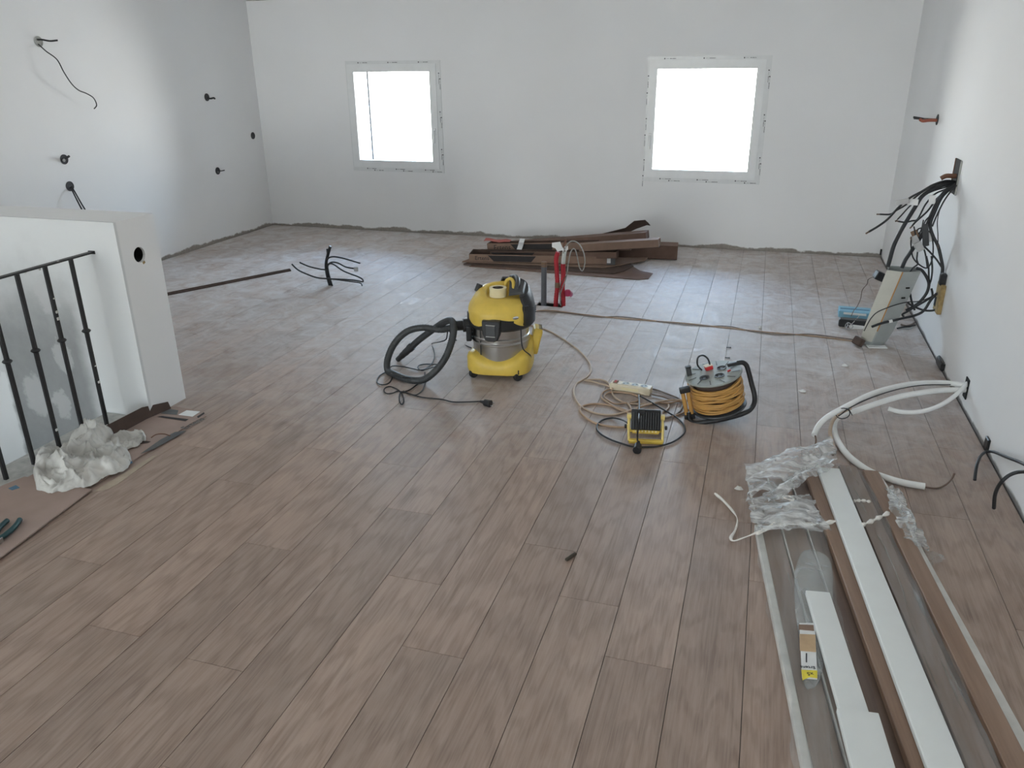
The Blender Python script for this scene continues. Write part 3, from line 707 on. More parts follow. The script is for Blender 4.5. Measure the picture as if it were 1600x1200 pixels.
bm = NB(); add_tube(bm, pth, .011, 12, True, lambda t: .0172 if int(t*(len(pth)-1)) % 2 else .0155); mesh_obj('sleeve', bm, 'red', rc, 50)
bm = NB(); add_tube(bm, [pth[18], pth[22]], .0182, 12); mesh_obj('brown_tape', bm, 'brown_tape', rc, 50)
tg = AY(873, 385, YC)-o0
bm = NB(); add_rings(bm, [[tg+Vector((x, y, z)) for x, z in ((-.045, -.005), (-.02, -.012), (-.005, -.035), (.035, -.02), (.012, .035), (-.045, .025))] for y in (-.012, -.0105)]); mesh_obj('paper_tag', bm, 'paper', rc)
rc2 = thing('red_conduit', 'red conduit with a pale grey upper sleeve and coiled clear tubing, in the floor slot', 'pipe', G(880, 479))
o0 = rc2.location.copy()
rp = [p-o0 for p in up_path(0, YC, [(880, 483), (880, 465), (879, 450), (880, 430), (880, 412), (882, 394), (884, 386)])]; rp[0].z = -.02
pth = catmull(rp, 10); k1 = 40
bm = NB(); add_tube(bm, pth[:k1+1], .012, 12, True, lambda t: .0175 if int(t*k1) % 2 else .016); mesh_obj('sleeve', bm, 'red', rc2, 50)
bm = NB(); add_tube(bm, pth[k1-3:], .0145, 12); mesh_obj('upper_sleeve', bm, 'pale_green', rc2, 50)
tg = AY(884, 388, YC)-o0
bm = NB(); add_rings(bm, [[tg+Vector((x, y, z)) for x, z in ((-.03, -.012), (.0, -.02), (.02, -.005), (.018, .02), (-.012, .012))] for y in (-.014, -.0125)]); mesh_obj('paper_tag', bm, 'paper', rc2)
tube('wire_tuft', [p-o0 for p in up_path(0, YC-.01, [(883, 393), (881, 383), (884, 376), (883, 374)])], .006, 'brown_wire', rc2, 8)
tube('clear_tubing', [p-o0 for p in up_path(0, YC-.03, [(880, 396), (884, 386), (890, 378), (898, 377), (906, 383), (912, 395), (914, 408), (912, 420), (909, 423), (905, 416), (902, 402), (899, 391), (895, 389), (891, 396), (888, 412), (885, 432), (880, 446), (876, 458), (875, 470), (876, 477)])], .0042, 'clear', rc2, 8)
tube('brown_lead', [p-o0 for p in up_path(0, YC-.015, [(888, 425), (884, 432), (878, 440), (875, 450), (875, 465), (877, 479)])], .0032, 'brown_wire', rc2, 6)
fan = thing('crimson_cable_clip', 'bunched crimson plastic comb clipped to the red conduit, short teeth outward', 'clip', AY(887, 458, YC-.01))
bm = NB(); add_lathe(bm, [(.004, -.022), (.018, -.02), (.022, -.005), (.022, .012), (.014, .024), (.004, .026)], 14); mesh_obj('body', bm, 'pink', fan, 40)
for i in range(6):
    a = math.radians(-50+22*i); bm = NB(); add_box(bm, (.030*math.cos(a)*.9, 0, .026*math.sin(a)-.008*i*.3), (.022, .012, .004), Matrix.Rotation(-a*.5, 3, 'Y')); mesh_obj('tooth', bm, 'pink', fan)

# ================================================================ flattened flooring cartons by the far wall
def tray(name, label, a, b, h, depth, t=.004, mat='card', wall_h=None, lift=0.0, zb=0.0, group=None, open_top=True, inmat='card_dark'):
    """long open carton: a = front bottom left corner, b = front bottom right corner (floor plan), depth backwards"""
    a, b = Vector(a), Vector(b); d = (b-a); L = d.length; x = d.normalized(); z = Vector((0, 0, 1)); y = z.cross(x)
    root = thing(name, label, 'cardboard box', a, group=group)
    Mx = Matrix((x, y, x.cross(y))).transposed().to_4x4(); root.matrix_basis = Matrix.Translation(a) @ Mx
    wh = wall_h or h
    def bx_(n, c, s, m): return box(n, c, s, m, root)
    bx_('bottom_panel', (L/2, depth/2, t/2), (L, depth, t), inmat)
    f = bx_('front_panel', (L/2, t/2, h/2), (L, t, h), mat)
    bx_('back_panel', (L/2, depth-t/2, wh/2), (L, t, wh), inmat)
    bx_('end_panel', (t/2, depth/2, h/2), (t, depth-2*t, h), inmat); bx_('end_panel', (L-t/2, depth/2, h/2), (t, depth-2*t, h), mat)
    if not open_top: bx_('top_panel', (L/2, depth/2, h-t/2), (L, depth, t), mat)
    return root, f, L
def ertens(f, L, h, x0, sz, band=True):
    """printing on the front panel (local origin at its centre)"""
    X = Matrix.Rotation(PI/2, 4, 'X')
    text_mesh('lettering', 'Ertens', sz, 'card_print', f, Matrix.Translation((-L/2+x0, -.0026, 0)) @ X)
    if band:
        bm = NB(); add_rings(bm, [[(-L/2+x0+sz*3.4, y, -h*.38), (-L/2+x0+sz*3.4+.32, y, -h*.38), (-L/2+x0+sz*3.4+.36, y, h*.38), (-L/2+x0+sz*3.4-.05, y, h*.38)] for y in (-.0028, -.002)]); mesh_obj('printed_band', bm, 'card_print', f)
def sheet(name, label, poly, z, t, mat, bend=None, cat='cardboard', group=None):
    """flat card: outline in plan"""
    c = Vector((sum(p[0] for p in poly)/len(poly), sum(p[1] for p in poly)/len(poly), 0)); bm = NB()
    add_prism(bm, [(p[0]-c.x, p[1]-c.y) for p in poly], 0, t)
    o = mesh_obj(name, bm, mat); o.location = (c.x, c.y, z); return tag(o, label, cat, group)
GC = 'flattened flooring cartons by the far wall'
def P2(*pts, z=0): return [tuple(G(x, y, z)[:2]) for x, y in pts]
q = P2((733, 417), (995, 437.5), (1013, 436.5), (1020, 428), (1000, 424)); sheet('flattened_carton', 'lowest flat cardboard sheet of the pile, its pale end reaching furthest towards the conduits', q+[(q[4][0]-.1, 6.55), (q[0][0]+.1, 6.75)], .001, .006, 'card', group=GC)
q = P2((724, 413), (958, 428), (975, 424), (990, 416), z=.01); sheet('flattened_carton', 'second flat brown cardboard sheet from the floor in the carton pile', q+[(q[3][0]-.1, 6.7), (q[0][0]+.12, 6.8)], .0085, .006, 'card_dark', group=GC)
q = P2((722, 409), (945, 418), (975, 413), (1008, 407), (1012, 402.5), z=.02); sheet('flattened_carton', 'third flat cardboard sheet in the pile, with a pale printed corner', q+[(q[4][0]-.2, 6.75), (q[0][0]+.12, 6.85)], .016, .007, 'card_light', group=GC)
z0 = .0245
r1, f1, L1 = tray('flooring_carton', 'long open flooring carton at the front of the pile, dark lettering on its side', G(733, 409, z0), G(961, 414, z0), .066, .20, mat='card_light', group=GC); ertens(f1, L1, .066, .05, .048)
lab = box('printed_label', (L1/2-.035, -.0028, 0), (.07, .0015, .064), 'print_grey', f1); box('white_patch', (-.018, -.001, .004), (.03, .0012, .045), 'paper', lab)
r2, f2, L2 = tray('flooring_carton', 'flooring carton half hidden behind the front carton of the pile', AY(746, 402, 6.47), AY(963, 404, 6.42), .052, .10, group=GC, mat='card'); ertens(f2, L2, .05, .03, .042)
r3, f3, L3 = tray('flooring_carton', 'higher flooring carton in the second row of the pile, lettering beside a dark band', AY(762, 393.5, 6.585), AY(985, 392, 6.54), .075, .10, group=GC, mat='card_light', open_top=True)
ertens(f3, L3, .075, .06, .062)
# upper cartons rising towards the right
def bar_box(name, label, p0, p1, w, h, mat, group=GC, roll=0.0, open_end=True):
    p0, p1 = Vector(p0), Vector(p1); d = p1-p0; L = d.length; x = d.normalized(); y = Vector((0, 0, 1)).cross(x).normalized(); z = x.cross(y)
    root = thing(name, label, 'cardboard box', p0, group=group); root.matrix_basis = Matrix.Translation(p0) @ Matrix((x, y, z)).transposed().to_4x4() @ Matrix.Rotation(roll, 4, 'X')
    t = .005
    box('bottom_panel', (L/2, w/2, t/2), (L, w, t), 'card_dark', root); box('top_panel', (L/2, w/2, h-t/2), (L, w, t), mat, root)
    box('front_panel', (L/2, t/2, h/2), (L, t, h-2*t), mat, root); box('back_panel', (L/2, w-t/2, h/2), (L, t, h-2*t), mat, root)
    box('end_flap', (L-t/2-.004, w/2, h/2), (t, w-2*t, h-2*t), mat, root)
    return root
def rise(p, q, px, py): return max(.02, AY(px, py, p).z - q.z)
p0, p1 = AY(905, 394, 6.50), AY(1029, 387, 6.44); bar_box('carton_sleeve', 'brown carton sleeve lying slanted on the pile, its square end jutting out to the right', p0, p1, .09, .066, 'card_light')
bar_box('carton_sleeve', 'low brown carton sleeve on the floor at the right end of the pile', (-1.35, 6.80, .004), (-.64, 6.86, .004), .16, .12, 'card')
p0, p1 = AY(792, 391, 6.70), AY(1010, 375, 6.62); bar_box('carton_sleeve', 'brown carton sleeve tilted upwards on top of the pile', p0, p1, .12, .062, 'card')
# folded-up dark flap on top
grid = [AY(x, y, 6.78) for x, y in ((905, 374), (977, 356), (991, 345), (1008, 343.5), (1013, 348))]; grid += [p+Vector((.012, .05, -d_)) for p, d_ in zip(list(grid), (.015, .05, .075, .05, .03))]
o = thick_sheet('carton_flap', grid, 5, 2, .004, 'card_dark', sm=20); tag(o, 'dark bent cardboard flap sticking up at the top of the carton pile', 'cardboard', GC)
grid = []
for j in range(2):
    for i in range(6): p = AY(756+8*i, 376.5+.5*i, 6.60); grid.append(p+Vector((0, .06*j, .01*j+.006*math.sin(i*1.7+j))))
tag(thick_sheet('plastic_scrap', grid, 6, 2, .002, 'red_sheet'), 'pinkish red plastic scrap lying on the back carton of the pile', 'plastic scrap')
grid = [(p.x+.045*(j-.5)+.006*math.sin(i*1.3), p.y-.01*i*(i < 3)+(.02 if i == 0 else 0), p.z) for j in range(2) for i, p in enumerate([AY(822, 374, 6.57), AY(816, 372.5, 6.54), AY(815, 378, 6.525), AY(814, 384, 6.52), AY(812, 390, 6.515)])]
tag(thick_sheet('paper_strip', grid, 5, 2, .0012, 'paper'), 'torn white paper strip hanging over the carton front', 'paper')

# ================================================================ cable bunch and profile on the far left
bc = G(518, 446); bunch = thing('floor_cables', 'bunch of black cables sprouting from the floor with splayed ends, far from the cartons', 'cables', bc)
def bp(pts, dy=0.0): return [AY(x, y, bc.y+dy*i/(len(pts)-1))-bc for i, (x, y) in enumerate(pts)]
def S(cx, cy): return (240+cx/4, 340+cy/4)
for pts, r, dy in (([S(1105, 425), S(1085, 360), S(1078, 290), S(1090, 230), S(1105, 178)], .012, 0), ([S(1112, 425), S(1090, 350), S(1080, 290), S(1088, 240), S(1085, 195)], .008, .03), ([S(1115, 425), S(1095, 360), S(1085, 330), S(1040, 322), S(970, 305), S(912, 280)], .006, -.10),
                   ([S(1110, 425), S(1090, 320), S(1085, 265), S(1115, 245), S(1180, 253), S(1290, 285)], .006, -.05), ([S(1115, 425), S(1092, 340), S(1088, 300), S(1110, 280), S(1150, 283), S(1200, 308), S(1250, 318)], .006, -.12),
                   ([S(1120, 425), S(1095, 350), S(1090, 300), S(1120, 290), S(1190, 335), S(1290, 375), S(1308, 400), S(1260, 392), S(1180, 386), S(1090, 382), S(1020, 375), S(950, 350), S(900, 325), S(863, 290)], .006, -.15), ([S(1122, 426), S(1105, 390), S(1120, 385), S(1220, 398), S(1290, 408), S(1303, 425)], .005, -.2)):
    pp = bp(pts, dy)
    for p in pp: p.z = max(p.z, .004)
    pp[0].z = -.02; tube('cable', pp, r, 'cable', bunch, 8)
p = bp([S(1265, 325)], 0)[0] if False else AY(*S(1265, 322), bc.y-.12)-bc
bm = NB(); add_box(bm, p, (.03, .02, .035), bevel=.004); mesh_obj('terminal_block', bm, 'grey_tag', bunch)
pa, pb = G(254, 460, .012), G(452, 421, .012); d = (pb-pa); o = thing('profile_strip', 'long dark brown floor profile strip lying behind the half-height wall', 'profile', (pa+pb)/2, (0, 0, math.atan2(d.y, d.x)))
L = d.length+.25
bm = NB(); add_rings(bm, [[(x, -.022, 0), (x, .022, 0), (x, .018, .012), (x, -.018, .012)] for x in (-L/2-.1, L/2-.12)]); mesh_obj('strip_body', bm, 'profile', o); o.location.z = .0005
bm = NB(); add_rings(bm, [[(x, -.009, .012), (x, .009, .012), (x, .006, .018), (x, -.006, .018)] for x in (-L/2-.1, L/2-.12)]); mesh_obj('raised_rib', bm, 'card_dark', o)

# ================================================================ wall boxes
def wall_box(label, px, py, r, wires, X=XL, sgn=1, rim='box_in'):
    c = AX(px, py, X); o = thing('wall_box', label, 'wall box', c)
    Rm = Matrix.Rotation(sgn*PI/2, 4, 'Y')
    bm = NB(); add_lathe(bm, [(r, 0), (r, .004), (r*.88, .005), (r*.86, .0015), (.001, .0012)], 24, False, False, Rm); mesh_obj('round_box', bm, rim, o, 35)
    for pts, rr, m in wires:
        w = [AX(x, y, X+sgn*dx)-c for x, y, dx in pts]; tube('wire', w, rr, m, o, 8)
    return o
wall_box('uppermost flush wall box on the left wall with a long dangling wire', 60, 65, .036, [([(58, 62, .005), (66, 62, .03), (78, 64, .06), (90, 63, .085)], .006, 'cable'), ([(60, 69, .005), (72, 80, .05), (89, 93, .08), (100, 113, .09), (112, 131, .09), (123, 141, .09), (135, 146, .09), (146, 153, .09), (151, 164, .08), (147, 170, .07)], .0042, 'cable')], rim='concrete')
wall_box('flush wall box with a short bent stub, above another near the far corner', 323, 152, .034, [([(324, 153, .004), (329, 154, .03), (334, 153, .06), (336, 155, .07)], .008, 'cable')])
wall_box('small empty wall box on the left wall closest to the far corner', 395, 212, .034, [])
wall_box('flush wall box with a stub, midway above the half-height wall', 100, 249, .036, [([(101, 249, .004), (105, 246, .04), (108, 244, .06)], .009, 'cable'), ([(100, 251, .004), (100, 250, .02)], .01, 'grey_tag')])
wall_box('flush wall box with two wires hanging down behind the half-height wall', 109, 291, .037, [([(112, 292, .004), (117, 300, .05), (126, 316, .07), (136, 333, .07), (143, 350, .05)], .0055, 'cable'), ([(111, 293, .004), (115, 302, .05), (123, 318, .06), (131, 334, .06), (136, 350, .04)], .0055, 'cable')])
wall_box('lower flush wall box near the far corner with a thin stub wire', 340, 267, .034, [([(341, 267, .004), (346, 267, .03), (351, 266, .06)], .0045, 'cable')])
wall_box('wall box on the right wall with reddish wires sticking straight out', 1465, 187, .034, [([(1464, 187, .004), (1450, 187, .05), (1440, 185, .10), (1427, 183, .15)], .006, 'cable'), ([(1464, 188, .004), (1452, 188, .05), (1442, 189, .09), (1438, 187, .11)], .010, 'orange'), ([(1464, 187, .004), (1448, 186, .06), (1428, 185, .14)], .006, 'cable')], XR, -1)

# ================================================================ cable slot in the right wall and the cables out of it
sl = [AX(1489, 282, XR), AX(1503, 253, XR)]
slot = thing('cable_slot', 'narrow dark upright slot cut in the right wall, full of black cables', 'wall slot', (XR, 5.16, .965))
bm = NB(); add_box(bm, (-.002, 0, 0), (.004, .15, .19)); mesh_obj('slot_opening', bm, 'darkhole', slot)
for s, m in ((-1, 'concrete'), (1, 'brown_wire')):
    bm = NB(); add_box(bm, (-.004, s*.078, 0), (.008, .010, .19), bevel=.002); mesh_obj('slot_edge', bm, m, slot)
tube('cut_conduit', [Vector(AY(x, y, 5.15))-slot.location for x, y in ((1496, 275), (1488, 275), (1478, 275), (1470, 279))], .013, 'brown_wire', slot, 10)
def W(cx, cy): return (1350+cx/6.667, 240+cy/6.667)
GW = 'black cables hanging out of the wall slot'
LW = 'black cable among those spilling from the wall slot'
WC = [([(970, 295), (850, 285), (720, 325), (600, 395), (480, 460), (360, 560), (250, 680), (150, 755), (50, 815)], .0085, 5.15, 4.85, 'black cable from the wall slot reaching furthest out, cut end low'),
      ([(970, 300), (860, 290), (740, 330), (600, 405), (440, 530), (340, 590), (270, 632), (165, 632)], .0065, 5.18, 4.95, 'black cable from the wall slot with a short sideways-pointing cut end'),
      ([(970, 305), (850, 320), (700, 380), (600, 450), (530, 560), (450, 690), (370, 830), (310, 960), (270, 1100), (250, 1175)], .016, 5.15, 4.96, 'thick black cable curving from the wall slot down into the leaning enclosure'),
      ([(970, 310), (850, 350), (720, 390), (600, 450), (480, 545), (410, 620), (350, 685)], .0055, 5.2, 5.0, LW), ([(970, 315), (850, 370), (740, 420), (640, 530), (560, 680), (500, 700), (430, 715), (355, 705)], .0065, 5.2, 5.0, LW),
      ([(960, 320), (850, 390), (760, 470), (660, 600), (540, 710), (500, 755)], .007, 5.15, 5.02, LW), ([(960, 320), (860, 380), (780, 480), (700, 640), (640, 780), (570, 900), (490, 1020), (430, 1110), (395, 1190)], .015, 5.12, 4.97, 'thick black cable from the wall slot ending in the top of the leaning enclosure'),
      ([(960, 325), (870, 390), (800, 470), (740, 600), (690, 740), (720, 860), (770, 960), (800, 1080), (820, 1190), (825, 1290), (815, 1390)], .012, 5.10, 4.95, 'thick black cable from the wall slot running down the wall to the ochre box'),
      ([(965, 330), (900, 400), (830, 500), (760, 640), (710, 760)], .006, 5.08, 5.02, LW), ([(965, 335), (890, 410), (800, 560), (765, 700), (770, 850), (770, 950)], .0035, 5.08, 5.0, LW),
      ([(700, 640), (640, 700), (600, 800), (560, 830), (560, 790), (610, 775), (660, 800), (700, 840), (720, 960), (710, 1100), (660, 1190), (580, 1160), (510, 1080), (490, 960), (490, 900)], .0055, 5.05, 4.98, LW),
      ([(620, 690), (600, 780), (570, 850), (545, 880), (520, 760)], .005, 5.06, 5.0, LW), ([(610, 950), (640, 1050), (660, 1190)], .006, 5.05, 5.0, LW), ([(620, 960), (700, 1040), (760, 1110), (830, 1200)], .007, 5.05, 5.0, LW),
      ([(560, 1010), (550, 1100), (560, 1150), (510, 1190), (480, 1230)], .006, 5.05, 4.98, LW)]
_lw = iter(('thin black cable under the outermost ones with a slanting cut end', 'black cable from the wall slot with its end curled back level', 'black cable from the wall slot cut short behind the tags', 'black cable close to the wall ending by the dark joint', 'hair-thin cable hanging nearest the right wall', 'black cable looped twice below the dark joint', 'short curled wire by the brown tape tag', 'short straight cable below the dark joint', 'slanting cable below the dark joint, nearest the wall', 'short kinked cable above the enclosure opening'))
for pts, r, ya, yb, lb in WC:
    if lb == LW: lb = next(_lw)
    pp = []
    for i, (cx, cy) in enumerate(pts):
        x, y = W(cx, cy); q = AY(x, y, ya+(yb-ya)*i/(len(pts)-1)); q.x = min(q.x, XR-.004-r if i else XR-.002); pp.append(q)
    o = thing('wall_cable', lb, 'cable', pp[0], group=GW); tube('sheath', [p-pp[0] for p in pp], r*.74, 'cable', o, 8)
    if r < .01 and len(pts) > 5 :
        e = pp[-1]-pp[0]; d = (pp[-1]-pp[-2]).normalized(); tube('bare_end', [e, e+d*.02], r*.6, 'copper', o, 6, 0)
# paper and tape tags wrapped round the cables
for (cx, cy, w, h, m, lb, yy) in ((400, 505, .07, .03, 'grey_tag', 'grey tape tag round the outermost wall cable', 4.97), (510, 505, .055, .035, 'paper', 'white tag wrapped round two of the wall cables', 5.0), (710, 480, .035, .05, 'paper', 'crumpled white tag high on the wall cables close to the slot', 5.08), (540, 920, .04, .075, 'grey_tag', 'pale grey tag hanging among the wall cables above the enclosure', 5.0), (575, 970, .04, .055, 'grey_tag', 'lower pale tag hanging beside another over the enclosure', 4.98), (530, 840, .035, .045, 'brown_tape', 'brown tape tag among the wall cables', 5.02), (640, 850, .035, .13, 'darkgrey', 'long dark cable joint wrapped in tape below the wall slot', 5.0), (670, 870, .03, .06, 'paper', 'small white tag behind the dark cable joint', 5.03)):
    c = AY(*W(cx, cy), yy); bm = NB(); add_box(bm, (0, 0, 0), (w, .010, h), (0, random.uniform(-.6, .3), random.uniform(-.4, .4)), .004, 2)
    tag(mesh_obj('cable_tag', bm, m, None, 40, c), lb, 'tag')
# ochre plaster box low on the wall, cables hooked into it
ob = thing('plaster_box', 'ochre crumbly plaster-filled box set low in the right wall below the cable slot', 'wall box', (XR, 4.93, .315))
bm = NB(); add_box(bm, (-.012, 0, 0), (.024, .13, .17), bevel=.006, seg=2); mesh_obj('body', bm, 'ochre', ob); bm = NB(); add_box(bm, (-.022, .03, -.03), (.008, .05, .06), bevel=.004); mesh_obj('opening', bm, 'darkhole', ob); bm = NB(); add_box(bm, (-.015, -.01, .11), (.035, .05, .07), bevel=.008); mesh_obj('cable_lump', bm, 'cable', ob)
def Q(cx, cy): return (1290+cx/7.5, 400+cy/7.5)
GB = 'black cables looping between enclosure and plaster box'
for i, (pts, r, ya, yb, lb) in enumerate((([(1310, 430), (1230, 480), (1100, 530), (960, 540), (800, 580), (620, 650), (540, 720), (490, 800), (450, 880)], .003, 4.93, 4.84, 'thin grey-black wire from the plaster box across the front of the enclosure'), ([(1300, 440), (1230, 520), (1150, 640), (1050, 695), (900, 730), (780, 760), (650, 790), (540, 830)], .0075, 4.93, 4.83, 'black cable with a bared pale joint across the foot of the enclosure'),
        ([(1330, 590), (1270, 635), (1180, 640), (1100, 620), (1000, 575), (960, 540)], .006, 4.93, 4.95, 'black cable sagging from the opening of the plaster box'), ([(1060, 140), (1130, 170), (1190, 260), (1210, 340), (1180, 440), (1100, 540), (1020, 600), (940, 640)], .0085, 4.97, 4.95, 'black cable bowing out of the top of the enclosure and back to its side'),
        ([(1240, 380), (1250, 470), (1180, 520), (1060, 590), (960, 650), (900, 685), (920, 710)], .006, 4.95, 4.92, 'black cable with a hooked end behind the enclosure'), ([(1240, 0), (1250, 150), (1240, 260), (1215, 340)], .005, 5.0, 4.97, 'thin cable hanging straight to the knot beside the enclosure'), ([(1180, 0), (1205, 120), (1210, 250), (1215, 340)], .005, 5.0, 4.97, 'second thin cable meeting at the knot beside the enclosure'), ([(990, 440), (1010, 540), (1045, 635)], .006, 5.05, 5.0, 'short cut cable behind the enclosure pointing down'))):
    pp = [AY(*Q(cx, cy), ya+(yb-ya)*k/(len(pts)-1)) for k, (cx, cy) in enumerate(pts)]
    for p in pp: p.x = min(p.x, XR-.01); p.z = max(p.z, .006)
    o = thing('loose_cable', lb, 'cable', pp[0], group=GB); tube('sheath', [p-pp[0] for p in pp], r, 'cable', o, 8)
    if i == 1: tube('bared_joint', [pp[-3]-pp[0], (pp[-3]*.7+pp[-2]*.3)-pp[0]], .010, 'paper', o, 8, 0)
# leaning grey-cream enclosure
eb = Vector((.718, 4.955, 0)); enc = thing('enclosure', 'tall cream and grey plastic enclosure with an open top, leaning by the right wall', 'enclosure', eb, (0, 0, 0))
def er(z, pts): return [(x, y, z) for x, y in pts]
lean = .105
secs = []
for z, sc in ((.004, .62), (.03, .80), (.10, .92), (.46, 1.0)):
    dx = lean*z/.46
    secs.append([(x*sc+dx, y*sc+.02*(z/.46), z) for x, y in ((-.085, -.055), (.0, -.085), (.095, -.045), (.10, .06), (-.06, .07))])
bm = NB(); R = add_rings(bm, secs, True, False); inner = [[(x*.92+lean*.08*(z > .3), y*.92, z+(.004 if z < .01 else 0)) for x, y, z in s] for s in secs]
R2 = add_rings(bm, inner, True, False)
for k in range(5): bm.faces.new((R[-1][k], R[-1][(k+1) % 5], R2[-1][(k+1) % 5], R2[-1][k]))
eo = mesh_obj('body', bm, 'panel_side', enc, 20)
def on_face(sec_lo, sec_hi, i, j, u0, u1, off):
    """quad on side face between corners i and j"""
    def pt(s, u): a = Vector(s[i]); b = Vector(s[j]); return a+(b-a)*u
    n = (Vector(sec_hi[j])-Vector(sec_lo[i])).cross(Vector(sec_lo[j])-Vector(sec_lo[i])).normalized()
    c = Vector((lean/2, 0, .2)); 
    if n.dot(pt(sec_lo, .5)-c) < 0: n = -n
    return [[pt(sec_lo, u0)+n*o_, pt(sec_lo, u1)+n*o_, pt(sec_hi, u1)+n*o_, pt(sec_hi, u0)+n*o_] for o_ in (0, off)]
bm = NB(); add_rings(bm, on_face(secs[2], secs[3], 0, 1, .0, .90, .004)); add_rings(bm, on_face(secs[1], secs[2], 0, 1, .0, .90, .004)); mesh_obj('front_cover', bm, 'panel_front', enc)
bm = NB(); add_rings(bm, on_face(secs[2], secs[3], 0, 1, .90, .98, .003)); mesh_obj('rust_streak', bm, 'rust', enc)
for u, zz in ((.35, .31), (.7, .37)):
    c = Vector((.055+lean*zz/.46, -.068, zz)); box('slot', c, (.022, .006, .008), 'darkhole', enc, (0, 0, .5))
foot = box('foot_plate', (.03, -.07, .004), (.11, .05, .006), 'paper', enc, (0, 0, .2), bevel=.002)
tag(box('roller', (eb.x-.075, eb.y-.075, .03), (.03, .08, .05), 'card_dark', None, (0, .5, .5), bevel=.012, seg=3), 'small dark brown block at the lower left edge of the enclosure', 'block')
tag(box('black_block', AY(1374, 431, 5.05), (.055, .06, .05), 'black', None, (0, .4, .2), bevel=.005), 'black plastic block hanging off the upper left side of the enclosure', 'block')
wp = [AY(*Q(cx, cy), 5.0+.05*i) for i, (cx, cy) in enumerate(((565, 240), (500, 275), (485, 330), (430, 400), (410, 500), (370, 590), (330, 640), (300, 705)))]
for p in wp: p.z = max(p.z, .004)
o = thing('thin_wire', 'thin dark wire hanging from the black block down to the blue carton', 'wire', wp[0]); tube('strand', [p-wp[0] for p in wp], .0022, 'greybeige', o, 6)
bb = G(1331, 495); bx_ = thing('blue_carton', 'flat light blue carton on the floor left of the enclosure', 'carton', (bb.x+.015, bb.y+.03, 0), (0, 0, math.radians(-3)))
box('carton_body', (0, 0, .022), (.20, .13, .044), 'blue', bx_, bevel=.003); box('label_panel', (0, -.066, .03), (.14, .002, .014), 'paper', bx_); box('dark_stripe', (.0, 0, .0445), (.18, .02, .002), 'bluegrey', bx_)
tag(box('black_adapter', G(1335, 504, .025)+Vector((0, -.01, 0)), (.19, .06, .05), 'black', None, (0, 0, -.05), bevel=.006), 'long black plastic adapter lying in front of the blue carton', 'adapter')
sp = [G(*Q(cx, cy), .008+.02*(i % 3)) for i, (cx, cy) in enumerate(((230, 740), (260, 800), (240, 850), (290, 860), (320, 820), (260, 780), (230, 830), (300, 800), (360, 740), (410, 680)))]
o = thing('wire_tangle', 'tangle of thin grey wire beside the black adapter', 'wire', sp[0]); tube('strand', [p-sp[0] for p in sp], .0025, 'grey_tag', o, 6)
sp = G(1340, 509, .012); bm = NB(); add_box(bm, (0, 0, 0), (.11, .07, .022), (0.1, 0, .3), .008, 2); tag(mesh_obj('white_wad', bm, 'paper', None, 40, sp+Vector((.0, 0, .0))), 'crumpled white paper wad between adapter and enclosure', 'paper')
o = thing('wire_ends', 'short black and grey wire offcuts on the floor behind the enclosure', 'wire', G(1415, 511))
for pts, r, m in (([(1402, 513), (1412, 511), (1422, 510), (1430, 508)], .005, 'cable'), ([(1408, 507), (1416, 509), (1424, 507), (1430, 503)], .006, 'greybeige'), ([(1412, 513), (1420, 514), (1426, 511)], .004, 'grey_tag')): tube('offcut', [G(x, y, .006)-o.location for x, y in pts], r, m, o, 6)
tag(box('wall_foot_clip', (XR-.012, 4.60, .03), (.022, .14, .05), 'black', None, (0, 0, 0), bevel=.008), 'black clip at the foot of the right wall, past the enclosure', 'clip')
bm = NB(); add_box(bm, (0, 0, 0), (.012, .02, .05), bevel=.003); tag(mesh_obj('corner_stub', bm, 'cable', None, False, Vector((XR-.012, YB-.02, .05))), 'short dark stub standing in the far right corner of the room', 'stub')

# ================================================================ cable reel
RC = G(1128, 655); RC = Vector((RC.x-.02, RC.y+.045, 0))
reel = thing('cable_reel', 'extension cable reel wound with amber cable, grey socket plate on top, black tubular frame', 'cable reel', (RC.x, RC.y, .022))
reel.rotation_euler = Euler((math.radians(3), math.radians(-14), math.radians(14)))
reel.location.z = .046
HR = .172
lathe('lower_flange', [(.02, .0), (.128, .0), (.130, .004), (.128, .010), (.02, .010)], 'darkgrey', reel, 40)
lathe('hub', [(.102, .008), (.102, HR-.006)], 'card_dark', reel, 24)
rnd = random.Random(3); pts = []; turns = 11; NP = 44
for i in range(turns*NP+1):
    t = i/(turns*NP); a = 2*PI*i/NP; zc = .019 + (HR-.045)*t; wob = .011*math.sin(a*1.0+i*.013)*math.sin(t*40) + .006*math.sin(a*.37+1)
    pts.append((.119*math.cos(a)+.0, .119*math.sin(a), min(HR-.02, max(.016, zc+wob))))
wind = None
bm = NB(); add_tube(bm, pts, .0050, 7); wind = mesh_obj('wound_cable', bm, 'amber', reel, 60)
pts = []
for i in range(11*NP+1):
    t = i/(11*NP); a = 2*PI*i/NP+.7; zc = HR-.03-(HR-.055)*t; wob = .016*math.sin(a+i*.021)+.004*math.sin(a*2.3)
    pts.append((.110*math.cos(a), .110*math.sin(a), min(HR-.02, max(.016, zc+wob))))
bm = NB(); add_tube(bm, pts, .0056, 7); mesh_obj('wound_cable', bm, 'amber', reel, 60)
pts = []
for i in range(5*NP+1):
    t = i/(5*NP); a = 2*PI*i/NP+2.2; zc = .05+(HR-.09)*t; wob = .030*math.sin(a*.5+.4)
    pts.append((.1235*math.cos(a), .1235*math.sin(a), min(HR-.022, max(.02, zc+wob))))
bm = NB(); add_tube(bm, pts, .0048, 7); mesh_obj('wound_cable', bm, 'amber', reel, 60)
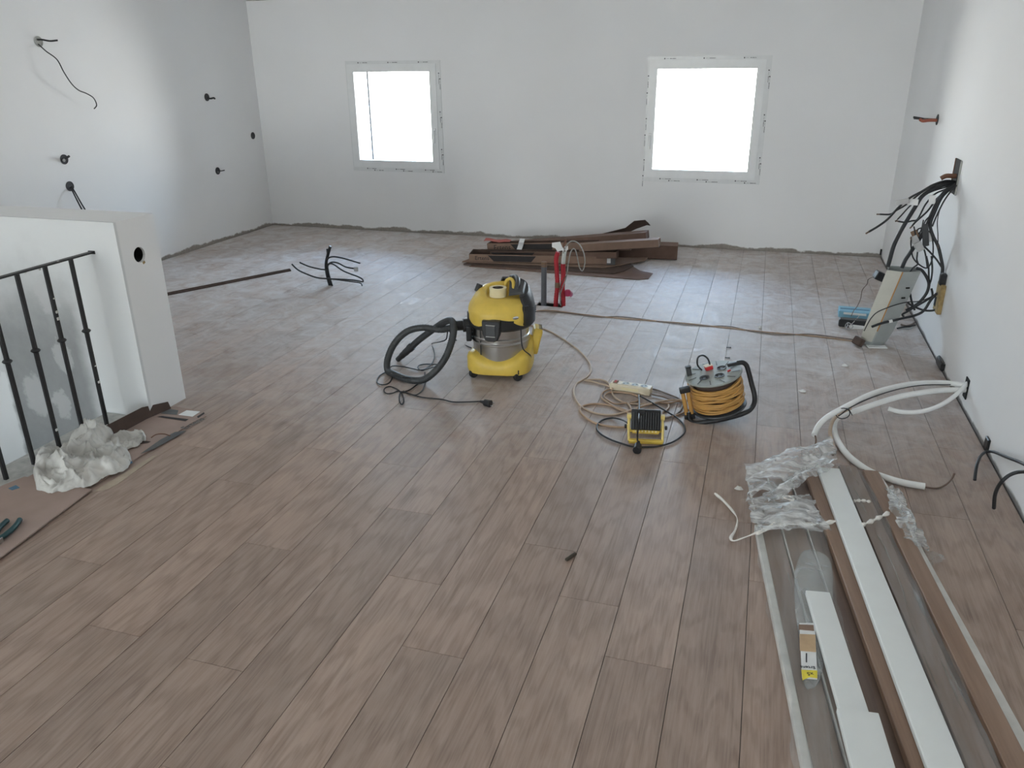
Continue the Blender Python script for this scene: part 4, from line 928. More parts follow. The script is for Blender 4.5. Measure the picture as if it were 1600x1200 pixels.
top = lathe('socket_plate', [(.001, HR-.002), (.130, HR-.002), (.133, HR+.003), (.130, HR+.009), (.001, HR+.010)], 'flange', reel, 48, cap0=False, cap1=False)
zt = HR+.0102
for (x, y) in ((-.048, -.035), (.020, -.045), (.045, .030)):
    sk = lathe('socket', [(.023, 0), (.023, .003), (.0195, .003), (.0195, .0005), (.001, .0005)], 'darkgrey', top, 24, (x, y, zt), cap0=False, cap1=False)
    for s in (-1, 1): lathe('contact_hole', [(.003, 0), (.003, .0012), (.001, .0012)], 'darkhole', sk, 8, (s*.0095, 0, .0004))
for k in range(12):
    a = 2*PI*k/12+.2; box('rib_slot', (.103*math.cos(a), .103*math.sin(a), zt), (.040, .004, .0012), 'darkgrey', top, (0, 0, a+.25))
lid = box('red_cut_out_lid', (-.012, .045, zt+.010), (.036, .028, .020), 'redcap', top, (0, 0, .2), bevel=.004, seg=2); box('white_lid_top', (0, .003, .0105), (.038, .03, .003), 'strip', lid, bevel=.001)
box('thermal_switch', (.070, -.018, zt+.002), (.018, .010, .006), 'redcap', top, (0, 0, .6), bevel=.002)
kn = box('winding_knob', (-.108, .030, zt+.022), (.024, .020, .046), 'darkgrey', top, bevel=.004, seg=2); box('knob_cap', (0, 0, .020), (.028, .024, .008), 'black', kn, bevel=.003)
tube('cord_tail', [(-.045, .052, zt), (-.06, .055, zt+.03), (-.052, .06, zt+.065), (-.028, .06, zt+.072), (-.008, .055, zt+.05), (-.004, .05, zt+.018)], .0042, 'cable', reel, 8)
# frame: tube under the drum and up the right side, over the plate edge
fr = [(-.150, -.05, .03), (-.152, -.06, .0), (-.140, -.085, -.012), (-.10, -.10, -.012), (.0, -.112, -.011), (.10, -.10, -.008), (.148, -.06, -.002), (.166, -.03, .03), (.164, -.01, .09), (.160, .0, .150), (.155, .005, .182), (.140, .01, .197), (.115, .012, .199)]
tube('frame_tube', fr, .0115, 'black', reel, 12, 8)
bm = NB(); add_box(bm, (.095, .012, .199), (.05, .022, .016), bevel=.005, seg=2); mesh_obj('frame_clamp', bm, 'black', reel)
for i, xx in enumerate((-.160, -.136)):
    bm = NB(); add_tube(bm, [(xx, -.046, .012), (xx, -.046, .140)], .0095, 12); mesh_obj('grip_bar', bm, 'amber', reel, 40)
for zz in (.004, .148): box('grip_end', (-.148, -.046, zz), (.050, .028, .026), 'black', reel, bevel=.005, seg=2)

# ================================================================ work light
WL = G(1008, 684); wl = thing('work_light', 'small yellow and black work light standing on its yellow frame, near the cable reel', 'work light', (WL.x, WL.y, 0), (0, 0, math.radians(10)))
bd = Matrix.Translation((0, .03, .075)) @ Matrix.Rotation(math.radians(-28), 4, 'X')
bm = NB(); add_box(bm, (0, 0, 0), (.132, .034, .095), bevel=.006, seg=2); body = mesh_obj('lamp_housing', bm, 'black', wl); body.matrix_basis = bd
for i in range(11): box('cooling_fin', (-.055+.011*i, -.023, -.005), (.0035, .014, .075), 'darkgrey', body)
box('glass_front', (0, .0185, 0), (.115, .004, .078), 'steel', body); box('junction_cap', (-.02, -.027, .03), (.03, .016, .022), 'black', body, bevel=.003)
bm = NB(); add_box(bm, (0, -.004, -.055), (.120, .026, .016), bevel=.003); mesh_obj('lower_guard', bm, 'yellow', body)
for i in range(7): box('guard_tooth', (-.045+.015*i, -.022, -.053), (.004, .014, .007), 'tape', body)
for s in (-1, 1):
    x = s*.074
    box('side_knob', (x, .038, .088), (.022, .024, .022), 'dust_yellow', wl, bevel=.004, seg=2)
    tube('frame_leg', [(x, .038, .088), (x+s*.002, -.01, .05), (x, -.055, .008)], .006, 'dust_yellow', wl, 8, 3); tube('frame_leg', [(x, .038, .088), (x+s*.003, .05, .04), (x, .06, .008)], .006, 'dust_yellow', wl, 8, 3)
    lathe('wing_nut', [(.004, 0), (.010, .002), (.010, .010), (.004, .012)], 'black', wl, 12, (x+s*.010, -.002, .055), (0, s*PI/2, 0))
box('foot_bar', (0, -.057, .009), (.152, .022, .018), 'yellow', wl, bevel=.003); box('foot_bar', (0, .06, .009), (.152, .018, .016), 'yellow', wl, bevel=.003)
def fpath(pts, z=.006): return [G(p[0], p[1], p[2] if len(p) > 2 else z) for p in pts]
wc = fpath([(981, 661, .05), (972, 656, .02), (957, 653), (942, 656), (934, 663), (933, 671), (940, 679), (955, 687), (975, 694), (990, 698, .012), (1010, 698.5), (1030, 697), (1050, 691), (1063, 683), (1070, 674), (1068, 663), (1058, 653), (1045, 645, .012), (1030, 636, .015), (1015, 627, .015), (1002, 620, .02), (998, 618, .03), (999, 628, .06), (998.5, 640, .10), (998, 655, .125), (997, 668, .09), (996, 680, .04), (996, 688, .025)])
tube('lead', [wl.matrix_world.inverted() @ p if False else p-Vector((0, 0, 0)) for p in wc], .0042, 'cable', None, 8, 6)
lead = bpy.data.objects['lead']; _wm = Matrix.Translation((WL.x, WL.y, 0)) @ Matrix.Rotation(math.radians(10), 4, 'Z')
for v in lead.data.vertices: v.co = _wm.inverted() @ v.co
lead.parent = wl
pc = G(996, 700, .02); bm = NB(); dd = Vector((.05, -.8, -.1)).normalized()
add_tube(bm, [pc-dd*.05, pc-dd*.02, pc-dd*.018, pc+dd*.02], .014, 12, True, lambda t: [.007, .012, .018, .019][min(3, int(round(t*3)))])
pl2 = mesh_obj('plug', bm, 'black', wl, 30)
for v in pl2.data.vertices: v.co = _wm.inverted() @ v.co

# ================================================================ power strip and beige cords
sa, sb = G(958, 612), G(1004, 619); d = sb-sa; ps = thing('power_strip', 'cream three-socket power strip with a red switch, on the floor behind the work light', 'power strip', ((sa+sb)/2+Vector((.01, .035, 0))), (0, 0, math.atan2(d.y, d.x)))
LS = .215
bm = NB(); add_box(bm, (0, 0, .021), (LS, .056, .040), bevel=.006, seg=2); sbody = mesh_obj('strip_body', bm, 'strip', ps)
for i in range(3):
    sk = lathe('socket', [(.0215, 0), (.0215, .0015), (.019, .0016), (.017, -.006), (.001, -.006)], 'strip', sbody, 24, (-.028+.048*i, 0, .041), cap0=False, cap1=False)
    lathe('socket_well', [(.018, 0), (.018, .0006), (.001, .0006)], 'flange', sk, 20, (0, 0, .0008))
    for s in (-1, 1): lathe('contact_hole', [(.0035, 0), (.0035, .001), (.001, .001)], 'darkhole', sk, 8, (s*.0095*.8, s*.006, .0014))
sw = box('switch', (-.082, 0, .043), (.022, .034, .006), 'card_light', sbody, bevel=.001)
for s in (-1, 1): box('red_rocker', (0, s*.009, .0035), (.010, .008, .003), 'redcap', sw)
box('rating_label', (0, -.0284, .022), (.09, .0008, .012), 'tape', sbody)
def C5(cx, cy): return (900+cx/8, 570+cy/8)
def cord(name, label, pts, r, mat, z=.005, group='beige extension cords on the floor'):
    pp = []
    for i, p in enumerate(pts): pp.append(G(p[0], p[1], p[2] if len(p) > 2 else z))
    o = thing(name, label, 'cord', pp[0], group=group); tube('sheath', [p-pp[0] for p in pp], r, mat, o, 8, 8); return o
cord('extension_lead', 'beige extension cord curving from the vacuum cleaner to the cable reel', [(800, 497), (828, 508), (855, 516), (880, 530), (905, 548), (920, 565), (923.5, 578), (918, 588), (908, 595), (900, 600), (896.5, 612), (900, 625), (907, 634), (916, 640), (930, 645.5), (948, 648), (965, 647), (985, 641, .008), (1005, 634, .01), (1030, 628, .012), (1055, 625, .012), (1076, 626, .02)], .0055, 'beige2')
cord('extension_lead', 'beige cord in a wide flat loop left of the work light', [C5(640, 775), C5(540, 780), C5(400, 765), C5(260, 735), C5(150, 680), C5(70, 610), C5(50, 555), C5(90, 515), C5(200, 490), C5(350, 495), C5(480, 525), C5(620, 570), C5(690, 590)], .0055, 'beige', .005)
cord('power_strip_lead', 'beige lead doubling back beyond the left end of the power strip', [C5(455, 300)+(.015,), C5(420, 270), C5(330, 245), C5(200, 210), C5(110, 195), C5(200, 185), C5(310, 185), C5(390, 215), C5(430, 270, ), C5(450, 340), C5(480, 400), C5(550, 450), C5(660, 485), C5(780, 490), C5(900, 485), C5(1020, 465), C5(1130, 470), C5(1160, 520), C5(1140, 560), C5(1080, 600)], .005, 'beige2', .006)
cord('coiled_lead', 'beige cord coiled twice in front of the power strip', [C5(470, 300), C5(400, 310), C5(330, 350), C5(320, 410), C5(380, 460), C5(470, 520), C5(590, 580), C5(700, 600), (C5(640, 480)[0], C5(640, 480)[1]), C5(500, 490), C5(390, 440), C5(355, 390), C5(410, 350), C5(540, 345), C5(680, 360), C5(780, 400), C5(770, 450), C5(680, 475)], .005, 'beige', .007)
cord('extension_lead', 'grey-brown cord arching right of the power strip to the reel', [C5(845, 300)+(.012,), C5(920, 295), C5(1040, 325), C5(1160, 370), C5(1290, 425), C5(1330, 490), C5(1310, 560), C5(1250, 620), C5(1170, 655), C5(1085, 668)], .0048, 'greybeige', .006)
cord('extension_lead', 'second grey-brown cord running from the power strip under the others', [C5(850, 330)+(.012,), C5(960, 370), C5(1090, 400), C5(1200, 440), C5(1290, 450), C5(1380, 470)], .0048, 'greybeige', .009)
cord('extension_lead', 'brown cord from the work light knobs to the foot of the reel', [C5(1070, 655), C5(1180, 650), C5(1290, 620), C5(1390, 570), C5(1440, 540)], .0048, 'beige', .006)
cord('extension_lead', 'dark beige cord straight from the loop to the reel grip', [C5(640, 590), C5(740, 550), C5(860, 510), C5(1000, 470), C5(1150, 480), C5(1280, 455), C5(1400, 440)], .005, 'beige', .010)
GT = 'pair of thin cords across the floor'
cord('extension_cable', 'amber-brown cord running right across the floor, straighter of a pair', [(805, 488), (830, 486.5), (860, 485), (910, 491), (960, 496.5), (1020, 501), (1080, 506), (1140, 512.5), (1200, 519), (1260, 524), (1310, 530), (1355, 536)], .0036, 'beige', .004, GT)
cord('extension_cable', 'grey-brown cord weaving along the straighter one across the floor', [(808, 489), (840, 486.5), (880, 488.5), (930, 495), (965, 494.5), (1000, 498), (1060, 506), (1100, 509), (1140, 510), (1180, 518.5), (1220, 523), (1262, 522), (1300, 526), (1352, 533)], .0032, 'greybeige', .004, GT)

# ================================================================ white insulated pipes from the wall
GPp = 'white insulated pipes coming out of the right wall'
wo = thing('pipe_outlet', 'dark broken hole low in the right wall where the white pipes come out', 'wall hole', (XR, 4.05, .10))
bm = NB(); add_box(bm, (-.003, 0, 0), (.006, .06, .10), bevel=.001); mesh_obj('opening', bm, 'darkhole', wo)
def pipe(label, pts, r, tail=None, mat='pipe_white', tr=.004):
    pp = [G(x, y, z) for x, y, z in pts]
    for p in pp: p.x = min(p.x, XR-.003)
    o = thing('insulated_pipe', label, 'pipe', pp[0], group=GPp); tube('foam_sleeve', [p-pp[0] for p in pp], r, mat, o, 14, 8)
    if tail: tube('copper_tail', [G(x, y, z)-pp[0] for x, y, z in tail], tr, 'copper', o, 8)
    return o
pipe('white pipe arching highest, ending above the film bundle with a short metal stub', [(1512, 602, .115), (1470, 598, .125), (1424, 600, .135), (1385, 608, .14), (1356, 618, .14), (1330, 631, .13), (1307, 643, .11), (1291, 653, .09), (1279, 665, .07), (1272, 680, .05)], .0125, [(1273, 678, .05), (1275, 687, .04), (1274, 695, .02)])
pipe('longest white pipe, looping down to a free end with a curved metal tail', [(1508, 609, .095), (1470, 610, .105), (1437, 614, .105), (1405, 620, .10), (1372, 630, .085), (1340, 641, .06), (1317, 648, .04), (1306, 656, .03), (1303, 668, .022), (1307, 685, .016), (1320, 706, .015), (1337, 722, .015), (1360, 737, .015), (1389, 748, .015), (1415, 755, .015), (1445, 760, .015)], .0135, [(1440, 760, .014), (1463, 763, .008), (1478, 757, .012), (1487, 748, .025), (1491, 740, .04)])
pipe('thin whitish pipe dropping beside the loop, its pink-beige end cut open', [(1330, 637, .10), (1314, 645, .075), (1302, 656, .055), (1297, 672, .035), (1299, 688, .02), (1304, 703, .016)], .0085, [(1303, 700, .016), (1304, 706, .012), (1301, 710, .01)], 'beige2', .008)
pipe('short white pipe curving back alone over the floor below the others', [(1513, 599, .125), (1497, 614, .10), (1477, 629, .07), (1455, 639, .05), (1431, 644, .04), (1407, 643.5, .04), (1388, 638.5, .045)], .0105)
o = thing('printed_pipe_seam', 'dotted black seam cable lying along the uppermost white pipe', 'cable', G(1485, 603, .14)); tube('sheath', [G(x, y, z)-o.location for x, y, z in ((1485, 601, .128), (1440, 602, .14), (1400, 609, .145), (1360, 622, .142), (1328, 637, .12), (1316, 646, .10), (1310, 650, .085))], .0028, 'cable', o, 6)
tie = thing('cable_tie', 'black cable tie holding the white pipes together', 'cable tie', G(1317, 646, .10))
bm = NB(); add_tube(bm, [(.03*math.cos(a), .012*math.cos(a)*.5, .026*math.sin(a)) for a in [2*PI*k/16 for k in range(17)]], .0022, 6); mesh_obj('loop', bm, 'cable', tie); tube('tie_tail', [(.01, 0, .026), (.02, -.02, .03), (.035, -.035, .01)], .002, 'cable', tie, 6)
# black cables low on the right wall
bo = thing('low_wall_box', 'black flush box at the foot of the right wall with two cables', 'wall box', (XR, 3.55, .035))
bm = NB(); add_box(bm, (-.006, 0, 0), (.012, .05, .055), bevel=.003); mesh_obj('box_rim', bm, 'black', bo)
def at_wall(x, y, X): return AX(x, y, X)
c1 = [G(1540, 706, .045), G(1532, 713, .055), G(1526, 728, .05), G(1523, 750, .02)]; tube('cable', [p-bo.location for p in c1], .0062, 'cable', bo, 8)
c2 = [G(1540, 706, .045), AX(1552, 706, 1.035), AX(1572, 714, 1.03), AX(1605, 728, 1.025), AX(1650, 760, 1.03), AX(1680, 800, 1.035)]
tube('cable', [p-bo.location for p in c2], .0062, 'cable', bo, 8)
c3 = [AX(1680, 760, 1.03), AX(1640, 742, 1.01), AX(1602, 737, .995), G(1580, 741, .19), G(1564, 754, .15), G(1555, 772, .08), G(1553, 794, .006)]
o = thing('loose_cable', 'thick black cable arching to the floor at the right edge, nearest the skirting bundle', 'cable', c3[-1]); tube('sheath', [p-c3[-1] for p in c3], .0068, 'cable', o, 8)

# ================================================================ bundle of skirting boards
GS = 'skirting boards lying in the bundle'
def board(label, row_a, row_b, z, th, mat, y_end=.95, edge=None, rnd=.004, name='decor_board', back=None, cat='board', extra=None):
    """row_a: (y, xl, xr) pixels of the far end, row_b: the same further down the photo; z underside height, th thickness"""
    zt = z+th
    A0, A1 = G(row_a[1], row_a[0], zt), G(row_a[2], row_a[0], zt); B0, B1 = G(row_b[1], row_b[0], zt), G(row_b[2], row_b[0], zt)
    w = ((A1-A0).length*.5+(B1-B0).length*.5); ca, cb = (A0+A1)/2, (B0+B1)/2; d = (cb-ca).normalized(); d.z = 0
    L = (ca.y-y_end)/abs(d.y) ; nx = Vector((-d.y, d.x, 0)); nx = nx if nx.x > 0 else -nx
    w = ((A1-A0).dot(nx)+(B1-B0).dot(nx))/2
    root = thing(name, label, cat, (ca.x, ca.y, z), group=GS); m = Matrix((nx, -d, Vector((0, 0, 1)))).transposed().to_4x4(); root.matrix_basis = Matrix.Translation((ca.x, ca.y, z)) @ m
    # local: x across, y backwards (board runs to -y), z up
    r = min(rnd, th*.8); pr = [(-w/2, 0), (w/2, 0), (w/2, th-r), (w/2-r*.35, th-r*.3), (w/2-r, th), (-w/2+.002, th), (-w/2, th-.002)]
    bm = NB(); add_rings(bm, [[(x, 0, z_) for x, z_ in pr], [(x, -L, z_) for x, z_ in pr]]); mesh_obj('board_face', bm, mat, root, 30)
    if edge:
        bm = NB(); add_box(bm, (-w/2-.0015, -L/2, th*.55), (.004, L, th*.9)); mesh_obj('pale_edge', bm, edge, root)
    return root, w, L
board('wood-decor skirting board at the left edge of the bundle, inside clear film', (745, 1168, 1199), (1200, 1271, 1321), .001, .016, 'decor_grey', edge='edge_white', rnd=.008)
board('wood-decor skirting board second from the left in the bundle, with a pale edge line', (748, 1202, 1231), (1200, 1325, 1381), .001, .016, 'decor_grey', edge='edge_white', rnd=.008)
board('wood-decor skirting board third from the left, shaded under the short white boards', (745, 1236, 1262), (1200, 1385, 1436), .001, .014, 'decor_dark', edge='edge_white', rnd=.007)  # shadow between the boards put into its darker colour
board('brown skirting board lying raised against the long white board', (731, 1256, 1282), (1200, 1422, 1468), .018, .022, 'decor', rnd=.014)
board('long white skirting board on top of the bundle, showing its whole face', (731, 1278, 1311), (1200, 1449, 1509), .042, .016, 'mdf_white', rnd=.003, name='white_board')
board('short white skirting board on the bundle beside the clear bag', (924, 1257, 1299), (1110, 1315, 1354), .036, .015, 'mdf_white', rnd=.003, name='white_board', y_end=1.40)
board('wider white skirting board overlapping the near end of the short white one', (1110, 1308, 1373), (1200, 1332, 1399), .0515, .014, 'mdf_white', rnd=.003, name='white_board')
board('greyish wood-decor skirting board right of the long white board, wrapped in film', (727, 1311, 1338), (1200, 1512, 1561), .010, .016, 'decor_grey', rnd=.010)
board('dark groove-edged skirting board between the greyish and the orange-brown one', (733, 1338, 1356), (1200, 1556, 1585), .004, .014, 'decor_dark', rnd=.006)
board('orange-brown skirting board at the right edge of the bundle', (735, 1349, 1374), (1200, 1574, 1616), .019, .018, 'decor', rnd=.010)
board('pale wood-decor skirting board lowest on the right side of the bundle', (745, 1356, 1380), (1200, 1592, 1632), .001, .014, 'edge_white', rnd=.004)
# white plastic angle along the left edge
board('white plastic edge trim along the left side of the bundle', (820, 1180, 1189), (1200, 1253, 1272), .001, .022, 'edge_white', rnd=.006, name='plastic_angle', cat='plastic angle')

# crumpled stretch film round the far end of the bundle
def fbm(x, y, s, seed=0.0, oct=4):
    v = 0; a = 1; f = s
    for _ in range(oct): v += a*noise.noise(Vector((x*f+seed, y*f-seed, seed*.7))); a *= .5; f *= 2.1
    return v
def ridge(x, y, s, seed=0.0, oct=3):
    v = 0; a = 1; f = s
    for _ in range(oct): v += a*(1-abs(noise.noise(Vector((x*f+seed, y*f+seed*.3, seed))))*2); a *= .5; f *= 2.0
    return v
def film_patch(name, label, corners, nu, nv, base, amp, seed, mat, sc=9, cat='plastic film', floor_z=.004):
    """bilinear patch between four pixel corners (with heights), crumpled"""
    c = [G(x, y, z) for x, y, z in corners]; pts = []
    for j in range(nv):
        for i in range(nu):
            u, v = i/(nu-1), j/(nv-1); p = (c[0]*(1-u)+c[1]*u)*(1-v)+(c[3]*(1-u)+c[2]*u)*v
            e = min(u, 1-u, v, 1-v)
            p = p+Vector((fbm(u*3, v*3, 1.5, seed)*.02, fbm(u*3, v*3, 1.5, seed+9)*.02, ridge(u*.55+.25*v, v*1.3, sc*.32, seed)*amp*.8+fbm(u*2, v*5, 2.2, seed)*amp*.35*(.4+min(1, e*5)*.6)+base*math.sin(PI*min(1, max(0, u)))*math.sin(PI*v)))
            p.z = max(p.z, floor_z); pts.append(p)
    o = thick_sheet(name, [p-c[0] for p in pts], nu, nv, 0, mat, sm='all'); o.location = c[0]; return tag(o, label, cat)
film_patch('stretch_film', 'crumpled whitish stretch film heaped over the far end of the skirting bundle', [(1163, 728, .03), (1300, 690, .05), (1308, 722, .07), (1168, 790, .05)], 46, 26, .03, .022, 3.1, 'wrap', 11)
film_patch('stretch_film', 'rolled white film edge crossing the boards diagonally at the bundle end', [(1196, 778, .055), (1290, 716, .07), (1305, 728, .075), (1205, 790, .06)], 34, 10, .02, .014, 7.7, 'wrap', 14)
film_patch('stretch_film', 'bunched whitish film lying on the left boards just before the band', [(1166, 785, .04), (1262, 775, .05), (1300, 832, .055), (1184, 838, .035)], 40, 22, .018, .018, 5.3, 'wrap', 10)
film_patch('stretch_film', 'torn clear film bulging out past the right edge of the bundle', [(1378, 762, .03), (1405, 775, .03), (1452, 868, .006), (1418, 850, .03)], 22, 26, .02, .02, 2.2, 'wrap', 12)
film_patch('stretch_film', 'flat corner of clear film on the floor right of the bundle', [(1420, 850, .01), (1452, 862, .004), (1478, 872, .003), (1448, 892, .006)], 14, 12, .0, .006, 8.2, 'wrap_thin', 12)
film_patch('stretch_film', 'thin clear film stretched over the left boards down to the near end', [(1178, 822, .024), (1285, 820, .03), (1372, 1230, .03), (1258, 1230, .026)], 26, 50, .0, .003, 1.7, 'wrap_thin', 6, floor_z=.021)
film_patch('stretch_film', 'thin clear film stretched over the greyish boards right of the white one', [(1312, 726, .034), (1346, 733, .034), (1580, 1230, .034), (1522, 1230, .034)], 14, 50, .0, .003, 4.4, 'wrap_thin', 6, floor_z=.03)
def band(label, pts, r):
    pp = [G(x, y, z) for x, y, z in pts]; o = thing('film_band', label, 'plastic film', pp[0]); tube('twist', [p-pp[0] for p in pp], r, 'band', o, 8, 8, rfun=lambda t: r*(.75+.35*math.sin(t*23)+.15*math.sin(t*57))); return o
band('twisted whitish film band round the bundle with a loose tail on the floor', [(1117, 771, .012), (1130, 782, .012), (1146, 800, .012), (1152, 812, .012), (1149, 828, .010), (1142, 840, .008), (1147, 845, .010), (1165, 839, .014), (1185, 831, .04), (1205, 821, .052), (1222, 806, .06), (1236, 790, .066), (1240, 780, .066), (1230, 776, .064), (1215, 774, .062)], .0055)
band('twisted film band lying across the left boards before the long white board', [(1182, 834, .04), (1205, 824, .048), (1230, 819, .05), (1260, 819, .05), (1285, 818, .055), (1306, 814, .062)], .007)
band('twisted film band emerging right of the long white board over the brown boards', [(1346, 821, .052), (1360, 815, .05), (1375, 808, .052), (1389, 801, .052)], .0085)
band('short narrow film band beside the long white board, beyond the other one', [(1334, 783, .046), (1346, 782, .046), (1360, 784, .042)], .0065)
band('looped film strip over the left boards below the rolled film edge', [(1214, 775, .058), (1228, 779, .066), (1238, 783, .07), (1240, 790, .066), (1228, 800, .06), (1216, 810, .058), (1200, 818, .055)], .005)
# clear bag with its printed card
bg = [(x, y, .0265) for x, y in ((1241, 895), (1256, 860), (1295, 872), (1302, 930), (1294, 1000), (1282, 1060), (1268, 1076), (1256, 1068), (1250, 1010), (1242, 950))]
pl = [G(x, y, z) for x, y, z in bg]; cc = sum(pl, Vector())/len(pl)
bag = thing('parts_bag', 'long clear plastic bag with a yellow and white printed card, lying on the boards', 'bag', cc)
bm = NB(); rings = []
for k in range(7):
    s = [1.0, .96, .85, .65, .42, .2, .02][k]; rings.append([(p-cc)*s*1.0+Vector((0, 0, .009*math.sqrt(max(0, 1-s*s))+.0012*math.sin(i*2.1+k))) for i, p in enumerate(catmull(pl+[pl[0]], 5)[:-1])])
add_rings(bm, rings, True, True); mesh_obj('film', bm, 'bag', bag, 'all')
def strip4(name, pts, mat, parent, origin, t=.0012, lift=0):
    q = [G(x, y, .0375+lift)-origin for x, y in pts]; bm = NB(); add_rings(bm, [q, [p+Vector((0, 0, t)) for p in q]]); return mesh_obj(name, bm, mat, parent)
cd_ = strip4('card', [(1249, 974), (1273, 974), (1277, 1062), (1253, 1060)], 'paper', bag, cc)
strip4('brown_section', [(1249, 991), (1274, 992), (1275, 1019), (1250, 1017)], 'tan', cd_, cc, lift=.0013); strip4('tan_tab', [(1248, 976), (1271, 977), (1272, 986), (1248, 984)], 'card_light', cd_, cc, lift=.0013)
strip4('yellow_section', [(1252, 1047), (1277, 1048), (1277, 1060), (1265, 1058), (1254, 1063)], 'label_yellow', cd_, cc, lift=.0013)
e0 = G(1274, 1043, .0402)-cc; ex = (G(1254, 1042, .0402)-G(1274, 1043, .0402)); ey = Vector((-ex.y, ex.x, 0))
text_mesh('lettering', 'Ertens', .0155, 'ink', cd_, basis(ex, ey, e0)); e1 = G(1271, 1053, .0402)-cc; text_mesh('lettering', 'x5', .018, 'ink', cd_, basis(ex, ey, e1))
for (x0, y0, x1, y1) in ((1259, 1021, 1260, 1035),): strip4('printed_bar', [(x0, y0), (x1+1, y0), (x1+1, y1), (x0, y1)], 'ink', cd_, cc, lift=.0013)

# ================================================================ stair side: floor cards, rag, tool
GF = 'cardboard sheets protecting the floor by the stairs'
A = [(-2.478, 2.875), (-2.445, 2.155), (-2.90, 2.10), (-2.735, 2.80), (-2.70, 2.90)]
pts_far = [G(322, 651)[:2], G(300, 662)[:2], G(205, 723)[:2], G(150, 757)[:2], (-2.80, 2.12), (-2.735, 2.78), (-2.70, 2.97), G(300, 641)[:2]]
fc = thing('floor_card', 'printed flattened carton on the floor at the foot of the half-height wall, under the rag', 'cardboard', (-2.6, 2.5, .0005), group=GF)
bm = NB(); add_prism(bm, [(x+2.6, y-2.5) for x, y in pts_far], 0, .005); mesh_obj('card', bm, 'card_floor', fc)
def flat(name, pix, mat, parent, z=.0058, t=.0008):
    q = [G(x, y)-parent.location for x, y in pix]; bm = NB(); add_rings(bm, [[Vector((p.x, p.y, z)) for p in q], [Vector((p.x, p.y, z+t)) for p in q]]); return mesh_obj(name, bm, mat, parent)
flat('printed_band', [(220, 711), (240, 704), (292, 675), (274, 677), (251, 689)], 'print_grey', fc); pb = None
flat('dark_square', [(251, 648), (264, 641), (279, 643), (277, 650)], 'print_grey', fc); wsq = flat('white_label', [(279, 650), (292, 643), (313, 645), (301, 653)], 'paper', fc); flat('dark_bar', [(246, 653), (254, 652), (295, 657), (290, 660)], 'card_print', fc); flat('dark_tick', [(308, 653), (319, 646), (320, 648), (310, 655)], 'card_print', fc); flat('brown_scrawl', [(214, 697), (222, 690), (236, 692), (232, 694)], 'card_dark', fc)
e0 = G(286, 672)-fc.location; ex = G(309, 660)-G(286, 672); ey = Vector((-ex.y, ex.x, 0)); text_mesh('lettering', 'Ertens', .05, 'print_grey', fc, basis(ex, ey, Vector((e0.x, e0.y, .0064))))
e0 = G(233, 706)-fc.location; ex = G(275, 682)-G(233, 706); ey = Vector((-ex.y, ex.x, 0)); text_mesh('lettering', 'parquet', .055, 'card_floor', fc, basis(ex, ey, Vector((e0.x, e0.y, .0070)))) if False else None
# flap standing up along the wall
fl_ = [(-2.742, 2.30, 0), (-2.735, 2.55, 0), (-2.728, 2.80, 0), (-2.70, 2.94, 0)]; hh = [.045, .062, .060, .035]
grid = [Vector((x, y, .006)) for x, y, _ in fl_]+[Vector((x-.012, y, .006+h)) for (x, y, _), h in zip(fl_, hh)]
o = thick_sheet('standing_flap', [p-fc.location for p in grid], 4, 2, .004, 'card_dark', fc)
near = [G(144, 768)[:2], G(0, 876)[:2], (-2.36, 1.2), (-2.86, 1.2), (-2.90, 1.8), (-2.80, 2.17)]
nc = thing('floor_card', 'plain brown cardboard sheet on the floor under the pliers, before the rag', 'cardboard', (-2.6, 1.7, .0), group=GF)
bm = NB(); add_prism(bm, [(x+2.6, y-1.7) for x, y in near], .006, .011); mesh_obj('card', bm, 'card_floor', nc)
tp = [G(*p)[:2] for p in ((238, 713), (246, 712), (185, 756), (170, 764), (146, 769), (160, 760))]
bm = NB(); add_prism(bm, [(x+2.45, y-2.3) for x, y in tp], .0, .0012); o = mesh_obj('paper_offcut', bm, 'offcut', None, False, (-2.45, 2.3, .0004)); tag(o, 'tan paper offcut lying along the edge of the floor cards', 'paper')
for pp_, m_, lb_ in (([(199, 725), (206, 722), (208, 727), (201, 730)], 'bluegrey', 'small dark blue paint fleck beside the rag'), ([(14, 767), (26, 762), (32, 766), (20, 770)], 'bluegrey', 'dark blue paint fleck at the left edge of the floor card'), ([(52, 731), (60, 727), (65, 731), (56, 734)], 'lime', 'yellow-green paint fleck on the concrete behind the rag')):
    q = [G(*p) for p in pp_]; c0 = q[0]; bm = NB(); add_prism(bm, [(p.x-c0.x, p.y-c0.y) for p in q], 0, .0012); tag(mesh_obj('paint_fleck', bm, m_, None, False, (c0.x, c0.y, .0113 if m_ == 'bluegrey' else .0)), lb_, 'paint fleck')
tube('slim_stick', [], 0, 'tape') if False else None
st0, st1 = G(118, 757, .012), G(175, 733, .012); o = thing('wooden_stick', 'slim pale wooden stick lying along the front of the rag', 'stick', st0); bm = NB(); add_box(bm, (0, 0, 0), ((st1-st0).length, .016, .007), bevel=.001); so_ = mesh_obj('stick_body', bm, 'tape', o); so_.matrix_basis = basis(st1-st0, Vector((-(st1-st0).y, (st1-st0).x, 0)), (st1-st0)/2+Vector((0, 0, .003)))
wt = [G(x, y, z) for x, y, z in ((236, 684, .02), (244, 679, .03), (256, 678, .03), (266, 681, .012))]; o = thing('bent_wire', 'small bent brown wire on the printed floor card', 'wire', wt[0]); tube('strand', [p-wt[0] for p in wt], .0028, 'brown_wire', o, 6)
